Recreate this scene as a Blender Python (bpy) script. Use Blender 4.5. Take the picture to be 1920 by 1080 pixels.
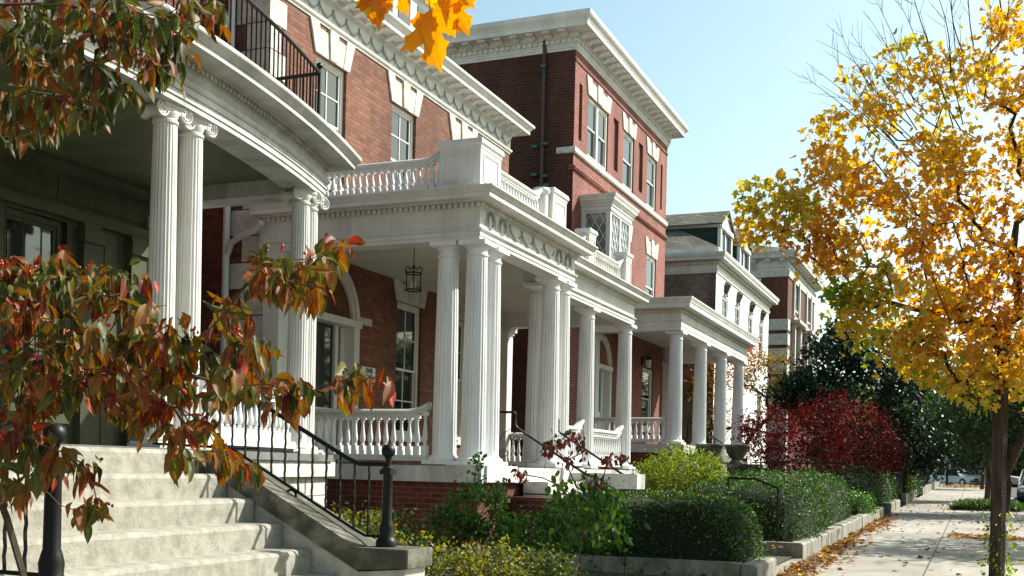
import bpy, bmesh, math, random
import numpy as np
from mathutils import Vector, Matrix
rad = math.radians
scene = bpy.context.scene
for o in list(bpy.data.objects): bpy.data.objects.remove(o)

# ------------------------------------------------------------------ camera (eye at the origin, ground 1.6 m below)
YAW, FPX, ROLL, PPX, PPY = rad(22.8), 2072.0, rad(1.35), 960.0, 876.5
cd = bpy.data.cameras.new('camera'); cam = bpy.data.objects.new('camera', cd)
scene.collection.objects.link(cam); scene.camera = cam
cam.matrix_world = Matrix.Rotation(YAW, 4, 'Z') @ Matrix.Rotation(rad(90), 4, 'X') @ Matrix.Rotation(ROLL, 4, 'Z')
cd.sensor_width = 36; cd.lens = FPX/1920*36
cd.shift_x = (960-PPX)/1920; cd.shift_y = (PPY-540)/1920
cd.clip_start = 0.05; cd.clip_end = 3000
scene.render.resolution_x = 1024; scene.render.resolution_y = 576

# ------------------------------------------------------------------ light
SUN_AZ, SUN_EL = rad(42), rad(40)          # azimuth from +Y towards +X
world = bpy.data.worlds.new('World'); scene.world = world; world.use_nodes = True
wn = world.node_tree.nodes; wl = world.node_tree.links
bgn = wn['Background']; sky = wn.new('ShaderNodeTexSky'); sky.sky_type = 'NISHITA'
sky.sun_disc = False; sky.sun_elevation = SUN_EL; sky.sun_rotation = SUN_AZ
sky.air_density = 1.0; sky.dust_density = 1.7; sky.ozone_density = 0.5; sky.altitude = 50
tn = wn.new('ShaderNodeMix'); tn.data_type = 'RGBA'; tn.blend_type = 'MULTIPLY'; tn.inputs[0].default_value = 1; tn.inputs[7].default_value = (1.17, 1.28, 1.06, 1)
wl.new(sky.outputs[0], tn.inputs[6]); wl.new(tn.outputs[2], bgn.inputs[0]); bgn.inputs[1].default_value = 0.1
sl = bpy.data.lights.new('sun', 'SUN'); sl.energy = 5.0; sl.angle = rad(0.53); sl.color = (1.0, 0.96, 0.89)
so = bpy.data.objects.new('sun', sl); scene.collection.objects.link(so)
sd = Vector((math.sin(SUN_AZ)*math.cos(SUN_EL), math.cos(SUN_AZ)*math.cos(SUN_EL), math.sin(SUN_EL)))
so.rotation_euler = (-sd).to_track_quat('-Z', 'Y').to_euler(); so.location = (20, 20, 40)
scene.view_settings.view_transform = 'Standard'; scene.view_settings.look = 'None'
scene.view_settings.exposure = 0.9; scene.view_settings.gamma = 1
scene.cycles.max_bounces = 6; scene.cycles.diffuse_bounces = 3; scene.cycles.glossy_bounces = 3
scene.cycles.transmission_bounces = 4; scene.cycles.transparent_max_bounces = 8
scene.cycles.caustics_reflective = False; scene.cycles.caustics_refractive = False
scene.cycles.use_denoising = True

def G(y): return -1.6 + 0.0115*min(y, 130.0)

# real-world point seen at full-size photo pixel (x, y) at depth d / on a plane
_ca, _sa, _cr, _sr = math.cos(YAW), math.sin(YAW), math.cos(ROLL), math.sin(ROLL)
def ray(x, y):
    a = x-PPX; b = y-PPY
    u = (a*_cr+b*_sr)/FPX; v = (a*_sr-b*_cr)/FPX
    return Vector((u*_ca-_sa, u*_sa+_ca, v))
def at(x, y, d): return ray(x, y)*d
def atY(x, y, Y): q = ray(x, y); return q*(Y/q.y)
def atX(x, y, X): q = ray(x, y); return q*(X/q.x)

# ------------------------------------------------------------------ materials
MATS = {}
def newmat(name):
    m = bpy.data.materials.new(name); m.use_nodes = True; nt = m.node_tree
    b = nt.nodes['Principled BSDF']; MATS[name] = m
    return m, nt, b
def ramp(nt, stops):
    r = nt.nodes.new('ShaderNodeValToRGB'); e = r.color_ramp.elements
    while len(e) > len(stops): e.remove(e[-1])
    while len(e) < len(stops): e.new(0.5)
    for i, (p, c) in enumerate(stops): e[i].position = p; e[i].color = (*c, 1)
    return r
def noise_mat(name, c1, c2, scale=3, rough=0.7, bump=0.1, bscale=40, c3=None, detail=6, stretch=None, spec=0.3, bdist=0.01):
    m, nt, b = newmat(name); L = nt.links
    tc = nt.nodes.new('ShaderNodeTexCoord'); src = tc.outputs['Object']
    if stretch:
        mp = nt.nodes.new('ShaderNodeMapping'); mp.inputs['Scale'].default_value = stretch; L.new(src, mp.inputs[0]); src2 = mp.outputs[0]
    else: src2 = src
    n1 = nt.nodes.new('ShaderNodeTexNoise'); n1.inputs['Scale'].default_value = scale; n1.inputs['Detail'].default_value = detail; n1.inputs['Roughness'].default_value = 0.65
    L.new(src2, n1.inputs[0])
    st = [(0.36, c1), (0.62, c2)] if c3 is None else [(0.3, c1), (0.5, c2), (0.68, c3)]
    r = ramp(nt, st); L.new(n1.outputs[0], r.inputs[0]); L.new(r.outputs[0], b.inputs['Base Color'])
    b.inputs['Roughness'].default_value = rough; b.inputs['Specular IOR Level'].default_value = spec
    if bump:
        n2 = nt.nodes.new('ShaderNodeTexNoise'); n2.inputs['Scale'].default_value = bscale; n2.inputs['Detail'].default_value = 4; L.new(src, n2.inputs[0])
        bp = nt.nodes.new('ShaderNodeBump'); bp.inputs['Strength'].default_value = bump; bp.inputs['Distance'].default_value = bdist
        L.new(n2.outputs[0], bp.inputs['Height']); L.new(bp.outputs[0], b.inputs['Normal'])
    return m
def brick_mat(name, ca, cb, mortar, bw=0.215, rh=0.075, ms=0.009, var=(0.55, 0.02), dirty=0.35):
    m, nt, b = newmat(name); L = nt.links
    tc = nt.nodes.new('ShaderNodeTexCoord'); sp = nt.nodes.new('ShaderNodeSeparateXYZ'); L.new(tc.outputs['Object'], sp.inputs[0])
    ad = nt.nodes.new('ShaderNodeMath'); ad.operation = 'ADD'; L.new(sp.outputs[0], ad.inputs[0]); L.new(sp.outputs[1], ad.inputs[1])
    cb_ = nt.nodes.new('ShaderNodeCombineXYZ'); L.new(ad.outputs[0], cb_.inputs[0]); L.new(sp.outputs[2], cb_.inputs[1])
    br = nt.nodes.new('ShaderNodeTexBrick'); L.new(cb_.outputs[0], br.inputs['Vector'])
    br.inputs['Color1'].default_value = (*ca, 1); br.inputs['Color2'].default_value = (*cb, 1); br.inputs['Mortar'].default_value = (*mortar, 1)
    br.inputs['Scale'].default_value = 1.0; br.inputs['Brick Width'].default_value = bw; br.inputs['Row Height'].default_value = rh
    br.inputs['Mortar Size'].default_value = ms; br.inputs['Mortar Smooth'].default_value = 0.3; br.inputs['Bias'].default_value = 0.0
    n1 = nt.nodes.new('ShaderNodeTexNoise'); n1.inputs['Scale'].default_value = 1.1; n1.inputs['Detail'].default_value = 9; n1.inputs['Roughness'].default_value = .75; mpb = nt.nodes.new('ShaderNodeMapping'); mpb.inputs['Scale'].default_value = (1, 1, .4); L.new(tc.outputs['Object'], mpb.inputs[0]); L.new(mpb.outputs[0], n1.inputs[0])
    r = ramp(nt, [(0.3, (1-dirty,)*3), (0.6, (1.08,)*3)]); L.new(n1.outputs[0], r.inputs[0])
    mx = nt.nodes.new('ShaderNodeMix'); mx.data_type = 'RGBA'; mx.blend_type = 'MULTIPLY'; mx.inputs[0].default_value = 1
    L.new(br.outputs[0], mx.inputs[6]); L.new(r.outputs[0], mx.inputs[7])
    L.new(mx.outputs[2], b.inputs['Base Color'])
    nb = nt.nodes.new('ShaderNodeTexNoise'); nb.inputs['Scale'].default_value = 0.35; nb.inputs['Detail'].default_value = 4; mp3 = nt.nodes.new('ShaderNodeMapping'); mp3.inputs['Scale'].default_value = (2.2, 2.2, .5); L.new(tc.outputs['Object'], mp3.inputs[0]); L.new(mp3.outputs[0], nb.inputs[0])
    rb_ = ramp(nt, [(0.36, (.70, .68, .66)), (0.56, (1.04, 1.03, 1.02))]); L.new(nb.outputs[0], rb_.inputs[0])
    mx2 = nt.nodes.new('ShaderNodeMix'); mx2.data_type = 'RGBA'; mx2.blend_type = 'MULTIPLY'; mx2.inputs[0].default_value = 1; L.new(mx.outputs[2], mx2.inputs[6]); L.new(rb_.outputs[0], mx2.inputs[7]); L.new(mx2.outputs[2], b.inputs['Base Color'])
    b.inputs['Roughness'].default_value = 0.85; b.inputs['Specular IOR Level'].default_value = 0.25
    n2 = nt.nodes.new('ShaderNodeTexNoise'); n2.inputs['Scale'].default_value = 60; L.new(tc.outputs['Object'], n2.inputs[0])
    mm = nt.nodes.new('ShaderNodeMath'); mm.operation = 'MULTIPLY_ADD'; mm.inputs[1].default_value = -1.0; L.new(br.outputs['Fac'], mm.inputs[0])
    m3 = nt.nodes.new('ShaderNodeMath'); m3.operation = 'MULTIPLY'; m3.inputs[1].default_value = 0.4; L.new(n2.outputs[0], m3.inputs[0]); L.new(m3.outputs[0], mm.inputs[2])
    bp = nt.nodes.new('ShaderNodeBump'); bp.inputs['Strength'].default_value = 0.6; bp.inputs['Distance'].default_value = 0.008
    L.new(mm.outputs[0], bp.inputs['Height']); L.new(bp.outputs[0], b.inputs['Normal'])
    return m
def paint_mat(name, c1, c2, wood=(0.16, 0.14, 0.11), flake=0.66, rough=0.6):
    m, nt, b = newmat(name); L = nt.links
    tc = nt.nodes.new('ShaderNodeTexCoord')
    def noise(sc, st, det=6, ro=.6):
        mp = nt.nodes.new('ShaderNodeMapping'); mp.inputs['Scale'].default_value = st; L.new(tc.outputs['Object'], mp.inputs[0])
        n = nt.nodes.new('ShaderNodeTexNoise'); n.inputs['Scale'].default_value = sc; n.inputs['Detail'].default_value = det; n.inputs['Roughness'].default_value = ro; L.new(mp.outputs[0], n.inputs[0]); return n
    n1 = noise(2.0, (1, 1, .3), 8); r1 = ramp(nt, [(0.34, c1), (0.6, c2)]); L.new(n1.outputs[0], r1.inputs[0])
    n2 = noise(9, (1, 1, .12), 10, .75); r2 = ramp(nt, [(0.33, (.86, .86, .83)), (0.52, (1, 1, 1))]); L.new(n2.outputs[0], r2.inputs[0])
    mx = nt.nodes.new('ShaderNodeMix'); mx.data_type = 'RGBA'; mx.blend_type = 'MULTIPLY'; mx.inputs[0].default_value = 1; L.new(r1.outputs[0], mx.inputs[6]); L.new(r2.outputs[0], mx.inputs[7])
    n3 = noise(26, (1, 1, .5), 9, .72); r3 = ramp(nt, [(flake, (0, 0, 0)), (flake+.03, (1, 1, 1))]); L.new(n3.outputs[0], r3.inputs[0])
    m2 = nt.nodes.new('ShaderNodeMix'); m2.data_type = 'RGBA'; L.new(r3.outputs[0], m2.inputs[0]); L.new(mx.outputs[2], m2.inputs[6]); m2.inputs[7].default_value = (*wood, 1)
    L.new(m2.outputs[2], b.inputs['Base Color']); b.inputs['Roughness'].default_value = rough; b.inputs['Specular IOR Level'].default_value = .3
    bp = nt.nodes.new('ShaderNodeBump'); bp.inputs['Strength'].default_value = .25; bp.inputs['Distance'].default_value = .006
    ad = nt.nodes.new('ShaderNodeMath'); ad.operation = 'SUBTRACT'; L.new(n2.outputs[0], ad.inputs[0]); L.new(r3.outputs[0], ad.inputs[1]); L.new(ad.outputs[0], bp.inputs['Height']); L.new(bp.outputs[0], b.inputs['Normal'])
    return m
def flat_mat(name, c, rough=0.5, metal=0, spec=0.5, coat=0):
    m, nt, b = newmat(name); b.inputs['Base Color'].default_value = (*c, 1); b.inputs['Roughness'].default_value = rough
    b.inputs['Metallic'].default_value = metal; b.inputs['Specular IOR Level'].default_value = spec; b.inputs['Coat Weight'].default_value = coat
    return m
def leaf_mat(name, stops, trans=0.4, rough=0.5, patch=None, pscale=25, spec=0.35, veins=False):
    """leaf colour: one random value per leaf, plus blotches of autumn colour inside a leaf"""
    m, nt, b = newmat(name); L = nt.links
    at_ = nt.nodes.new('ShaderNodeAttribute'); at_.attribute_name = 'tint'
    r = ramp(nt, stops); fac = at_.outputs['Fac']
    if patch:
        tc = nt.nodes.new('ShaderNodeTexCoord'); n1 = nt.nodes.new('ShaderNodeTexNoise'); n1.inputs['Scale'].default_value = pscale; n1.inputs['Detail'].default_value = 5
        L.new(tc.outputs['Object'], n1.inputs[0])
        ma = nt.nodes.new('ShaderNodeMath'); ma.operation = 'MULTIPLY_ADD'; ma.inputs[1].default_value = patch; L.new(n1.outputs[0], ma.inputs[0])
        mb = nt.nodes.new('ShaderNodeMath'); mb.operation = 'SUBTRACT'; L.new(fac, mb.inputs[0]); mb.inputs[1].default_value = patch*0.5
        L.new(mb.outputs[0], ma.inputs[2]); fac = ma.outputs[0]
    L.new(fac, r.inputs[0])
    if veins:
        ax = nt.nodes.new('ShaderNodeAttribute'); ax.attribute_name = 'lx'; ay = nt.nodes.new('ShaderNodeAttribute'); ay.attribute_name = 'ly'
        def M(op, a_, b_=None, c_=None):
            n = nt.nodes.new('ShaderNodeMath'); n.operation = op
            for i_, v_ in enumerate((a_, b_, c_)):
                if v_ is None: continue
                if isinstance(v_, (int, float)): n.inputs[i_].default_value = v_
                else: L.new(v_, n.inputs[i_])
            return n.outputs[0]
        palm = veins == 'palm'; xx = M('ABSOLUTE', ax.outputs['Fac']); mid = M('LESS_THAN', xx, .018)
        w = M('SINE', M('MULTIPLY', M('SUBTRACT', ay.outputs['Fac'], M('MULTIPLY', xx, .9)), 44.0)); side = M('GREATER_THAN', w, .93)
        vein = M('MAXIMUM', mid, M('MULTIPLY', side, .55)); edge = M('GREATER_THAN', M('ADD', xx, M('MULTIPLY', M('ABSOLUTE', M('SUBTRACT', ay.outputs['Fac'], .42)), .3)), .245)
        if palm:
            an = M('ARCTAN2', xx, ay.outputs['Fac']); ln_ = M('SQRT', M('ADD', M('MULTIPLY', xx, xx), M('MULTIPLY', ay.outputs['Fac'], ay.outputs['Fac'])))
            ds = M('MINIMUM', an, M('MINIMUM', M('ABSOLUTE', M('SUBTRACT', an, .92)), M('ABSOLUTE', M('SUBTRACT', an, 1.35))))
            w2 = M('SINE', M('MULTIPLY', M('SUBTRACT', ay.outputs['Fac'], xx), 38.0))
            vein = M('MAXIMUM', M('LESS_THAN', M('MULTIPLY', ds, ln_), .010), M('MULTIPLY', M('GREATER_THAN', w2, .97), .5)); edge = M('GREATER_THAN', ln_, 2.0)
        m1 = nt.nodes.new('ShaderNodeMix'); m1.data_type = 'RGBA'; L.new(M('MULTIPLY', vein, .45), m1.inputs[0]); L.new(r.outputs[0], m1.inputs[6]); m1.inputs[7].default_value = (.30, .14, .02, 1) if palm else (.30, .26, .06, 1)
        ns = nt.nodes.new('ShaderNodeTexNoise'); ns.inputs['Scale'].default_value = 160; tcn = nt.nodes.new('ShaderNodeTexCoord'); L.new(tcn.outputs['Object'], ns.inputs[0])
        sp = M('MAXIMUM', M('GREATER_THAN', ns.outputs[0], .68), M('MULTIPLY', edge, .5))
        m2 = nt.nodes.new('ShaderNodeMix'); m2.data_type = 'RGBA'; L.new(M('MULTIPLY', sp, .6), m2.inputs[0]); L.new(m1.outputs[2], m2.inputs[6]); m2.inputs[7].default_value = (.07, .025, .012, 1)
        class _R: outputs = [m2.outputs[2]]
        r = _R
        bpv = nt.nodes.new('ShaderNodeBump'); bpv.inputs['Strength'].default_value = .5; bpv.inputs['Distance'].default_value = .002; L.new(M('MULTIPLY', vein, -1.0), bpv.inputs['Height']); L.new(bpv.outputs[0], b.inputs['Normal'])
    L.new(r.outputs[0], b.inputs['Base Color'])
    b.inputs['Roughness'].default_value = rough; b.inputs['Specular IOR Level'].default_value = spec
    t = nt.nodes.new('ShaderNodeBsdfTranslucent'); L.new(r.outputs[0], t.inputs[0])
    hs = nt.nodes.new('ShaderNodeHueSaturation'); hs.inputs['Saturation'].default_value = 1.15; hs.inputs['Value'].default_value = 1.5
    L.new(r.outputs[0], hs.inputs['Color']); L.new(hs.outputs[0], t.inputs[0])
    mx = nt.nodes.new('ShaderNodeMixShader'); mx.inputs[0].default_value = trans
    L.new(b.outputs[0], mx.inputs[1]); L.new(t.outputs[0], mx.inputs[2]); L.new(mx.outputs[0], nt.nodes['Material Output'].inputs[0])
    return m

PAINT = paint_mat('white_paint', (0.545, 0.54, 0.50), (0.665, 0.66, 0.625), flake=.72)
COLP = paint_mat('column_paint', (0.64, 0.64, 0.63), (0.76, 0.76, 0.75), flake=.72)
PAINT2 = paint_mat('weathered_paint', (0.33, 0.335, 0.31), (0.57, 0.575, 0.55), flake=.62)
FLOORP = noise_mat('grey_floor_paint', (0.10, 0.105, 0.10), (0.17, 0.175, 0.165), scale=3, rough=.6, bump=.1)
GARL = noise_mat('grey_relief_paint', (0.20, 0.22, 0.22), (0.34, 0.36, 0.35), scale=6, rough=0.7, bump=0.1)
PALEG = flat_mat('leaded_glass', (0.30, 0.36, 0.36), 0.08, 0, 0.8)
CREAM = noise_mat('ceiling_paint', (0.44, 0.42, 0.34), (0.52, 0.50, 0.42), scale=1.5, rough=0.6, bump=0.05)
DOORP = noise_mat('dark_green_paint', (0.05, 0.058, 0.032), (0.08, 0.088, 0.05), scale=3, rough=0.45, bump=0.05)
OLIVE = noise_mat('olive_ceiling_paint', (0.11, 0.125, 0.065), (0.155, 0.17, 0.095), scale=2, rough=0.6, bump=0.05)
BRICK2 = brick_mat('salmon_brick', (0.235, 0.098, 0.058), (0.14, 0.052, 0.032), (0.11, 0.072, 0.05))
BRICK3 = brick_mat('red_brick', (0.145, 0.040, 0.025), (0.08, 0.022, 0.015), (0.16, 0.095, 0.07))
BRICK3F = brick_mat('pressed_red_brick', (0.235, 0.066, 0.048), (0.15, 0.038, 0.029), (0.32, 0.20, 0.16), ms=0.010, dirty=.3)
BRICKD = brick_mat('shade_toned_common_brick', (0.085, 0.030, 0.019), (0.05, 0.018, 0.012), (0.095, 0.058, 0.042))  # common brick of the flank, darkened so the colour carries its shade
BRICK4 = brick_mat('brown_brick', (0.21, 0.16, 0.115), (0.11, 0.08, 0.06), (0.24, 0.22, 0.17), dirty=0.5)
LIME = noise_mat('limestone', (0.38, 0.37, 0.32), (0.58, 0.565, 0.50), scale=6, rough=0.85, bump=0.35, bscale=25, detail=10)
STEP = noise_mat('step_stone', (0.22, 0.21, 0.17), (0.35, 0.33, 0.275), scale=11, rough=0.9, bump=0.3, bscale=55, detail=12, bdist=0.012)
DARKST = noise_mat('mossy_stone', (0.035, 0.037, 0.026), (0.085, 0.085, 0.062), scale=3.5, rough=0.9, bump=0.6, bscale=30, c3=(0.25, 0.24, 0.19), detail=10)
CONC = noise_mat('concrete_kerb', (0.13, 0.125, 0.10), (0.31, 0.29, 0.24), scale=4, rough=0.9, bump=0.4, bscale=40, detail=10, stretch=(1, 1, .6))
IRON = flat_mat('black_iron', (0.005, 0.0055, 0.0055), 0.45, 0, 0.22)
BRASS = flat_mat('brass', (0.6, 0.38, 0.1), 0.3, 1)
PIPEW = flat_mat('pale_pipe_paint', (0.55, 0.56, 0.52), 0.5)
PIPED = flat_mat('dark_pipe_paint', (0.05, 0.025, 0.02), 0.5)
GREENM = flat_mat('green_metal', (0.03, 0.09, 0.08), 0.5)
GLASS = flat_mat('window_glass', (0.012, 0.016, 0.018), 0.04, 0, 0.9)
CURT = noise_mat('curtain_cloth', (0.45, 0.43, 0.36), (0.6, 0.58, 0.5), scale=8, rough=0.9, bump=0)
SLATE = brick_mat('roof_shingles', (0.22, 0.205, 0.155), (0.12, 0.115, 0.09), (0.06, 0.06, 0.05), bw=0.25, rh=0.14, ms=0.012)
GREENSH = brick_mat('green_slate', (0.05, 0.085, 0.07), (0.035, 0.06, 0.05), (0.02, 0.03, 0.03), bw=0.25, rh=0.16, ms=0.012)
BARK = noise_mat('bark', (0.03, 0.02, 0.013), (0.085, 0.06, 0.04), scale=14, rough=0.95, bump=0.9, bscale=30, stretch=(1, 1, 0.15), bdist=0.03)
TWIG = noise_mat('twig_bark', (0.05, 0.035, 0.03), (0.10, 0.07, 0.055), scale=20, rough=0.9, bump=0.2)
SOIL = noise_mat('soil', (0.035, 0.025, 0.015), (0.09, 0.065, 0.04), scale=3, rough=1, bump=1, bscale=12, c3=(0.05, 0.06, 0.025), bdist=0.05)
ASPH = noise_mat('asphalt', (0.05, 0.05, 0.048), (0.08, 0.078, 0.072), scale=2, rough=0.9, bump=0.3, bscale=90)
BERRY = flat_mat('red_berry', (0.55, 0.02, 0.015), 0.25, 0, 0.5)
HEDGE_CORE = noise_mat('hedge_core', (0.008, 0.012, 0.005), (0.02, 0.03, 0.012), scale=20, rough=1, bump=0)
L_BOX = leaf_mat('boxwood_leaf', [(0.0, (0.014, 0.04, 0.01)), (0.6, (0.045, 0.105, 0.018)), (1.0, (0.13, 0.21, 0.035))], 0.25, 0.5, spec=0.25)
L_DARK = leaf_mat('magnolia_leaf', [(0.0, (0.006, 0.018, 0.01)), (0.8, (0.012, 0.035, 0.012)), (1.0, (0.035, 0.08, 0.025))], 0.12, 0.45, spec=0.3)
L_RED = leaf_mat('crimson_leaf', [(0.0, (0.05, 0.008, 0.006)), (0.5, (0.08, 0.008, 0.007)), (0.88, (0.22, 0.014, 0.010)), (1.0, (0.24, 0.06, 0.015))], 0.22, 0.65, spec=.1)
L_MAPLE = leaf_mat('golden_maple_leaf', [(0.0, (0.12, 0.20, 0.02)), (0.16, (0.34, 0.32, 0.03)), (0.30, (0.56, 0.41, 0.085)), (0.55, (0.56, 0.31, 0.05)), (0.80, (0.45, 0.17, 0.025)), (1.0, (0.42, 0.10, 0.012))], 0.5, 0.5, patch=0.3, pscale=6)
L_ORANGE = leaf_mat('orange_maple_leaf', [(0.0, (0.35, 0.32, 0.02)), (0.35, (0.62, 0.30, 0.01)), (1.0, (0.60, 0.17, 0.008))], 0.6, 0.45, patch=0.5, pscale=18)
L_ORANGEV = leaf_mat('orange_maple_leaf_near', [(0.0, (0.35, 0.32, 0.02)), (0.35, (0.60, 0.29, 0.015)), (1.0, (0.55, 0.15, 0.008))], 0.55, 0.45, patch=0.6, pscale=24, veins='palm')
L_GREEN = leaf_mat('green_leaf', [(0.0, (0.02, 0.06, 0.012)), (0.6, (0.05, 0.14, 0.02)), (1.0, (0.16, 0.24, 0.04))], 0.4, 0.4)
L_LIME = leaf_mat('lime_leaf', [(0.0, (0.06, 0.10, 0.015)), (0.5, (0.16, 0.22, 0.03)), (0.9, (0.28, 0.30, 0.04)), (1.0, (0.42, 0.26, 0.03))], 0.4, 0.5)
L_YELL = leaf_mat('yellow_green_leaf', [(0.0, (0.025, 0.05, 0.012)), (0.5, (0.09, 0.11, 0.02)), (1.0, (0.30, 0.25, 0.03))], 0.4, 0.5)
L_DOG = leaf_mat('dogwood_leaf', [(0.0, (0.012, 0.022, 0.008)), (0.28, (0.035, 0.055, 0.012)), (0.42, (0.10, 0.10, 0.016)), (0.56, (0.22, 0.085, 0.015)), (0.72, (0.18, 0.034, 0.010)), (0.86, (0.09, 0.012, 0.009)), (1.0, (0.42, 0.03, 0.012))], 0.28, 0.5, patch=0.8, pscale=26, spec=0.25, veins=True)
L_RUST = leaf_mat('rust_leaf', [(0.0, (0.06, 0.08, 0.02)), (0.4, (0.22, 0.14, 0.03)), (0.8, (0.38, 0.12, 0.02)), (1.0, (0.40, 0.07, 0.02))], 0.4, 0.5)
L_MAHOG = leaf_mat('mahogany_leaf', [(0.0, (0.04, 0.05, 0.02)), (0.4, (0.12, 0.03, 0.02)), (1.0, (0.30, 0.04, 0.02))], 0.3, 0.4)
L_FAR = leaf_mat('far_tree_leaf', [(0.0, (0.03, 0.06, 0.02)), (0.5, (0.07, 0.12, 0.03)), (0.85, (0.24, 0.18, 0.03)), (1.0, (0.36, 0.15, 0.03))], 0.35, 0.6)
L_DRY = leaf_mat('fallen_leaf', [(0.0, (0.07, 0.04, 0.02)), (0.45, (0.20, 0.09, 0.03)), (0.8, (0.40, 0.17, 0.03)), (1.0, (0.60, 0.36, 0.05))], 0.15, 0.7)
L_GRASS = leaf_mat('grass_blade', [(0.0, (0.03, 0.07, 0.015)), (1.0, (0.12, 0.18, 0.05))], 0.3, 0.5)

# ------------------------------------------------------------------ objects
COL = scene.collection
def tag(o, label=None, cat=None, group=None, kind=None):
    if label: o['label'] = label
    if cat: o['category'] = cat
    if group: o['group'] = group
    if kind: o['kind'] = kind
    return o
def thing(name, loc, label, cat, group=None):
    o = bpy.data.objects.new(name, None); COL.objects.link(o); o.location = loc; o.empty_display_size = 0.2
    return tag(o, label, cat, group)
def wloc(o):
    v = Vector((0, 0, 0))
    while o: v += o.location; o = o.parent
    return v
def link_mesh(name, me, m, parent=None, loc=None, rotz=0):
    """loc is a world position of the mesh's own origin"""
    o = bpy.data.objects.new(name, me); COL.objects.link(o)
    if m and not me.materials: me.materials.append(m)
    if parent: o.parent = parent
    w = Vector(loc) if loc is not None else Vector((0, 0, 0))
    o.location = w - (wloc(parent) if parent else Vector((0, 0, 0)))
    o.rotation_euler = (0, 0, rotz)
    return o
class MB:
    def __init__(s): s.v = []; s.f = []; s.smooth = False; s.t = []
    def add(s, vs, fs):
        n = len(s.v); s.v += [tuple(v) for v in vs]; s.f += [tuple(i+n for i in f) for f in fs]; return s
    def box(s, x0, x1, y0, y1, z0, z1):
        if x0 > x1: x0, x1 = x1, x0
        if y0 > y1: y0, y1 = y1, y0
        return s.add([(x0,y0,z0),(x1,y0,z0),(x1,y1,z0),(x0,y1,z0),(x0,y0,z1),(x1,y0,z1),(x1,y1,z1),(x0,y1,z1)],
                     [(3,2,1,0),(4,5,6,7),(0,1,5,4),(1,2,6,5),(2,3,7,6),(3,0,4,7)])
    def prism(s, pts, d):
        """closed polygon of 3d points, extruded by vector d"""
        n = len(pts); d = Vector(d); a = [Vector(p) for p in pts]
        return s.add(a+[p+d for p in a], [tuple(range(n))[::-1], tuple(range(n, 2*n))]+[(i, (i+1) % n, n+(i+1) % n, n+i) for i in range(n)])
    def tube(s, pts, r, n=6, cap=True):
        P = [Vector(p) for p in pts]; R = r if isinstance(r, (list, tuple)) else [r]*len(P)
        rings = []; up = None
        for i, p in enumerate(P):
            t = (P[min(i+1, len(P)-1)]-P[max(i-1, 0)])
            if t.length < 1e-9: t = Vector((0, 0, 1))
            t.normalize()
            if up is None:
                up = t.cross(Vector((0, 0, 1)))
                if up.length < 1e-3: up = t.cross(Vector((1, 0, 0)))
            up = (up - t*up.dot(t))
            if up.length < 1e-6: up = t.orthogonal()
            up.normalize(); w = t.cross(up)
            rings.append([p+(up*math.cos(2*math.pi*k/n)+w*math.sin(2*math.pi*k/n))*R[i] for k in range(n)])
        vs = [v for q in rings for v in q]; fs = []
        for i in range(len(P)-1):
            for k in range(n):
                a = i*n+k; b = i*n+(k+1) % n; fs.append((a, b, b+n, a+n))
        if cap: fs += [tuple(range(n))[::-1], tuple(range((len(P)-1)*n, len(P)*n))]
        return s.add(vs, fs)
    def lathe(s, c, prof, n=16, a0=0, a1=2*math.pi):
        """prof: (r, z) list, going up"""
        c = Vector(c); vs = []; fs = []
        for (r, z) in prof:
            for k in range(n):
                a = a0+(a1-a0)*k/n; vs.append((c.x+r*math.cos(a), c.y+r*math.sin(a), c.z+z))
        for i in range(len(prof)-1):
            for k in range(n):
                a = i*n+k; b = i*n+(k+1) % n; fs.append((a, b, b+n, a+n))
        fs += [tuple(range(n))[::-1], tuple(range((len(prof)-1)*n, len(prof)*n))]
        return s.add(vs, fs)
    def ball(s, c, r, n=10, sq=1.0):
        prof = [(max(r*math.sin(math.pi*i/n), 1e-4), -r*sq*math.cos(math.pi*i/n)) for i in range(n+1)]
        return s.lathe(c, prof, n=max(8, n+2))
    def sweep(s, path, prof, closed=False):
        """prof: closed (offset, z) polygon; path: (x, y) points; offset goes to the right of the path"""
        m = len(path); n = len(prof); offs = []
        for i in range(m):
            dirs = []
            if i > 0 or closed: a = Vector(path[i])-Vector(path[i-1]); dirs.append(a.normalized())
            if i < m-1 or closed: a = Vector(path[(i+1) % m])-Vector(path[i]); dirs.append(a.normalized())
            nr = [Vector((d.y, -d.x)) for d in dirs]
            if len(nr) == 1: offs.append(nr[0])
            else:
                b = (nr[0]+nr[1]); b = b/max(b.length_squared/2, 1e-6); offs.append(b)
        vs = []
        for i in range(m):
            for (o, z) in prof: vs.append((path[i][0]+offs[i].x*o, path[i][1]+offs[i].y*o, z))
        fs = []
        for i in range(m if closed else m-1):
            j = (i+1) % m
            for k in range(n):
                l = (k+1) % n; fs.append((i*n+k, j*n+k, j*n+l, i*n+l))
        if not closed: fs += [tuple(range(n)), tuple(range((m-1)*n, m*n))[::-1]]
        return s.add(vs, fs)
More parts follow.
